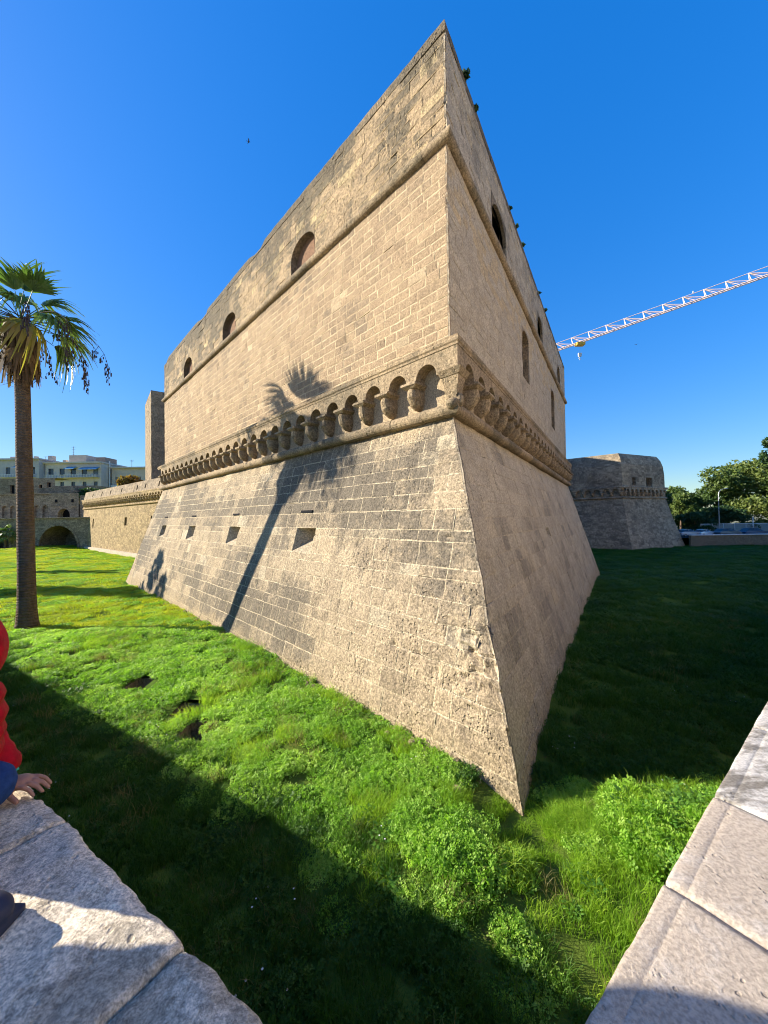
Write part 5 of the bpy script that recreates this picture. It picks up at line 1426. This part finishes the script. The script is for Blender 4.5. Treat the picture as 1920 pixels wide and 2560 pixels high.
def blades(seed, n, rad, hmin, hmax, w, bend):
    g = random.Random(seed); V = []; F = []
    for i in range(n):
        a = g.uniform(0, 6.283); r = rad*math.sqrt(g.random()); x, y = r*math.cos(a), r*math.sin(a)
        h = g.uniform(hmin, hmax); b = g.uniform(0, 6.283); bx, by = math.cos(b), math.sin(b); be = bend*h*g.uniform(.3, 1.3); ww = w*g.uniform(.6, 1.3)
        q = g.uniform(0, 6.283); wx, wy = math.cos(q)*ww, math.sin(q)*ww
        k0 = len(V)
        for f in (0, .5, .85):
            V += [(x + bx*be*f*f - wx*(1-f*.6), y + by*be*f*f - wy*(1-f*.6), h*f*(1-.25*f*bend)), (x + bx*be*f*f + wx*(1-f*.6), y + by*be*f*f + wy*(1-f*.6), h*f*(1-.25*f*bend))]
        V.append((x + bx*be*1.15, y + by*be*1.15, h*(1-.3*bend)))
        F += [(k0, k0+1, k0+3, k0+2), (k0+2, k0+3, k0+5, k0+4), (k0+4, k0+5, k0+6)]
    return V, F
def broad(seed, n, rad, ls):
    g = random.Random(seed); V = []; F = []
    for i in range(n):
        a = g.uniform(0, 6.283); r = rad*g.random(); h = g.uniform(.05, .2); x, y = r*math.cos(a), r*math.sin(a)
        b = a + g.uniform(-.6, .6); c, d = math.cos(b), math.sin(b); s = ls*g.uniform(.6, 1.3); k0 = len(V); up = g.uniform(.1, .7)
        for f, w in ((0, .06), (.35, .26), (.7, .24), (1., .02)):
            zz = h + s*(up*f - .7*up*f*f)
            V += [(x + s*(f*c - w*d), y + s*(f*d + w*c), zz + .03*s), (x + s*(f*c + w*d), y + s*(f*d - w*c), zz - .03*s)]
        F += [(k0+2*k, k0+2*k+1, k0+2*k+3, k0+2*k+2) for k in range(3)]
    return V, F
def daisies(seed, n, rad):
    g = random.Random(seed); V = []; F = []
    for i in range(n):
        a = g.uniform(0, 6.283); r = rad*math.sqrt(g.random()); x, y = r*math.cos(a), r*math.sin(a); z = g.uniform(.12, .22); k0 = len(V); s = .014
        for k in range(6): V.append((x + s*math.cos(k*1.047), y + s*math.sin(k*1.047), z))
        F.append(tuple(range(k0, k0+6)))
    return V, F
KINDS = {}
def reg(name, VF, mat): KINDS.setdefault(name, []).append(len(KINDS_ALL)); KINDS_ALL.append((name, VF, mat))
KINDS_ALL = []
for s in range(3): reg('clover', clover(s, 260, .32, .06, .16, .030), M_CLOVER)
for s in range(3): reg('grass', blades(10+s, 210, .26, .10, .26, .0045, .6), M_GRASS)
for s in range(2): reg('tall', blades(20+s, 130, .22, .25, .55, .0055, .8), M_GRASS)
for s in range(2): reg('weed', broad(30+s, 60, .18, .065), M_WEED)
for s in range(3): reg('shadegrass', blades(70+s, 200, .26, .10, .28, .0048, .6), M_SHADEGRASS)  # shade-dark grass patches, clover likewise below
for s in range(2): reg('shadeclover', clover(80+s, 220, .32, .04, .19, .032), M_SHADEGRASS)
for s in range(2): reg('dry', blades(40+s, 60, .22, .12, .36, .004, .7), M_DRY)
for s in range(2): reg('far', blades(50+s, 150, .30, .07, .17, .009, .7), M_FARGRASS)
reg('daisy', daisies(60, 5, .35), M_WHITE)
for i, (nm, (V, F), mat) in enumerate(KINDS_ALL): proto('patch_%02d' % i, V, F, mat)
def inside_bastion(x, y, z):
    v = Vector((x-CX, y-CY, 0)); d = d_scarp(z)
    return nL.dot(v) < d+.03 and nR.dot(v) < d+.03 and uL.dot(v) < LL + 3.1 and uR.dot(v) < LR + 2.
def scatter():
    g = random.Random(99); P_, RT, SC, IX = [], [], [], []
    def put(x, y, kind, s, sz=None, tilt=.15):
        z = gz(x, y)
        P_.append((x, y, z-.015)); RT.append((g.uniform(-tilt, tilt), g.uniform(-tilt, tilt), g.uniform(0, 6.283)))
        SC.append((s, s, sz or s)); IX.append(g.choice(KINDS[kind]))
    rings_ = [(.6, 10., 17., 1.), (10., 18., 9., 1.3), (18., 32., 4.4, 1.8), (32., 55., 1.6, 2.9), (55., 92., .65, 4.4)]
    for y0, y1, den, sc in rings_:
        x0, x1 = -1.32*y1 - 3, 1.25*y1 + 3
        n = int((x1-x0)*(y1-y0)*den)
        for _ in range(n):
            x, y = g.uniform(x0, x1), g.uniform(y0, y1)
            if abs(x) > 1.3*y + 2.5: continue
            p = Vector((x, y, 0)) - Q
            if p.dot(sL) > -.02 or p.dot(sR) > -.02: continue
            if inside_bastion(x, y, 0): continue
            if any(px-.05 < x < px+w+.05 and py-.10 < y < py+h+.10 for px, py, w, h in PITS): continue
            nn = fbm(x*.33, y*.33, 1.7, 3); n2 = fbm(x*.8+5, y*.8, 4.1, 3)
            s = sc*g.uniform(.72, 1.08)
            bare = fbm(x*.55+20, y*.55, 2.2, 3)
            if bare > .38 and g.random() < .55: continue
            if y < 18:
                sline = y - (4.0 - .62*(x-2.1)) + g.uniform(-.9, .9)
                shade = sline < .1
                corner = x > -.6 and y < 7.2 and not shade           # shade strip below the near wall: its shadow put into darker patches
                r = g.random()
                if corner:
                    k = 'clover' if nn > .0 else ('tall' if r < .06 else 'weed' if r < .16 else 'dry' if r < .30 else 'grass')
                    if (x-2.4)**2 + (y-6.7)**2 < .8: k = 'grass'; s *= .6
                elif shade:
                    k = 'shadegrass' if r < .66 else 'shadeclover' if r < .86 else 'dry' if r < .93 else 'shadegrass'
                else:
                    k = 'clover' if (nn > -.28 or r < .35) and r < .93 else ('grass' if r < .86 else 'weed' if n2 > .25 else 'dry')
                if x > 1.5 + .0*y and y > 7.4: k = 'shadegrass' if r < .6 else 'shadeclover'  # right of the bastion: shadow painted through darker patches
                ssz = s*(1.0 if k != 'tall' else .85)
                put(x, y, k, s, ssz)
                if bare > .22 and g.random() < .25: put(x, y, 'dry', s*.9)
                if g.random() < .012: put(x, y, 'daisy', 1.)
            else:
                r = g.random()
                k = ('shadegrass' if r < .75 else 'shadeclover') if x > 1. else ('far' if r < .72 else 'clover' if r < .86 else 'grass')  # far right lawn takes the shade-dark patches as well
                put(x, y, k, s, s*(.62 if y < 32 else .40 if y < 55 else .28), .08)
    for _ in range(150):      # leafy bush by the right-hand wall and the clump at the foot of the corner
        a, r = g.uniform(0, 6.283), math.sqrt(g.random())
        put(4.9 + 1.15*r*math.cos(a), 6.0 + .95*r*math.sin(a), g.choice(('clover', 'clover', 'clover', 'weed', 'weed', 'grass')), g.uniform(.8, 1.5), g.uniform(.9, 2.1), .45)
    for _ in range(14):
        a, r = g.uniform(0, 6.283), math.sqrt(g.random()); x, y = 1.1 + .8*r*math.cos(a), 5.6 + .5*r*math.sin(a)
        if not inside_bastion(x, y, 0): put(x, y, 'clover', g.uniform(.9, 1.3), g.uniform(1.0, 1.5), .3)
    for _ in range(60):
        a, r = g.uniform(0, 6.283), math.sqrt(g.random()); x, y = 3.7 + .9*r*math.cos(a), 6.45 + .5*r*math.sin(a)
        if not inside_bastion(x, y, 0): put(x, y, 'tall', g.uniform(.7, 1.1), g.uniform(.35, .7), .3)
    for _ in range(60):
        u = g.uniform(.5, 9.); p = FL.P(u, d_scarp(0)+g.uniform(.05, .5), 0); put(p.x, p.y, g.choice(('weed', 'tall', 'clover')), g.uniform(.6, 1.1))
    me = bpy.data.meshes.new('grass'); me.from_pydata(P_, [], [])
    a = me.attributes.new('rot', 'FLOAT_VECTOR', 'POINT'); a.data.foreach_set('vector', np.array(RT, dtype=np.float32).ravel())
    a = me.attributes.new('scl', 'FLOAT_VECTOR', 'POINT'); a.data.foreach_set('vector', np.array(SC, dtype=np.float32).ravel())
    a = me.attributes.new('idx', 'INT', 'POINT'); a.data.foreach_set('value', np.array(IX, dtype=np.int32))
    o = bpy.data.objects.new('grass', me); link(o)
    tag(o, 'green grass, clover and weeds covering the moat floor', 'grass', kind='stuff')
    ng = bpy.data.node_groups.new('grass_scatter', 'GeometryNodeTree')
    ng.interface.new_socket('Geometry', in_out='INPUT', socket_type='NodeSocketGeometry')
    ng.interface.new_socket('Geometry', in_out='OUTPUT', socket_type='NodeSocketGeometry')
    N = ng.nodes.new; L = ng.links.new
    gi, go = N('NodeGroupInput'), N('NodeGroupOutput')
    iop = N('GeometryNodeInstanceOnPoints'); ci = N('GeometryNodeCollectionInfo')
    ci.inputs['Collection'].default_value = protos; ci.inputs['Separate Children'].default_value = True; ci.inputs['Reset Children'].default_value = True
    def attr(nm, tp):
        n = N('GeometryNodeInputNamedAttribute'); n.data_type = tp; n.inputs['Name'].default_value = nm; return n.outputs['Attribute']
    e2r = N('FunctionNodeEulerToRotation')
    L(attr('rot', 'FLOAT_VECTOR'), e2r.inputs[0]); L(e2r.outputs[0], iop.inputs['Rotation'])
    L(attr('scl', 'FLOAT_VECTOR'), iop.inputs['Scale']); L(attr('idx', 'INT'), iop.inputs['Instance Index'])
    iop.inputs['Pick Instance'].default_value = True
    L(ci.outputs[0], iop.inputs['Instance']); L(gi.outputs[0], iop.inputs['Points']); L(iop.outputs[0], go.inputs[0])
    md = o.modifiers.new('scatter', 'NODES'); md.node_group = ng
scatter()
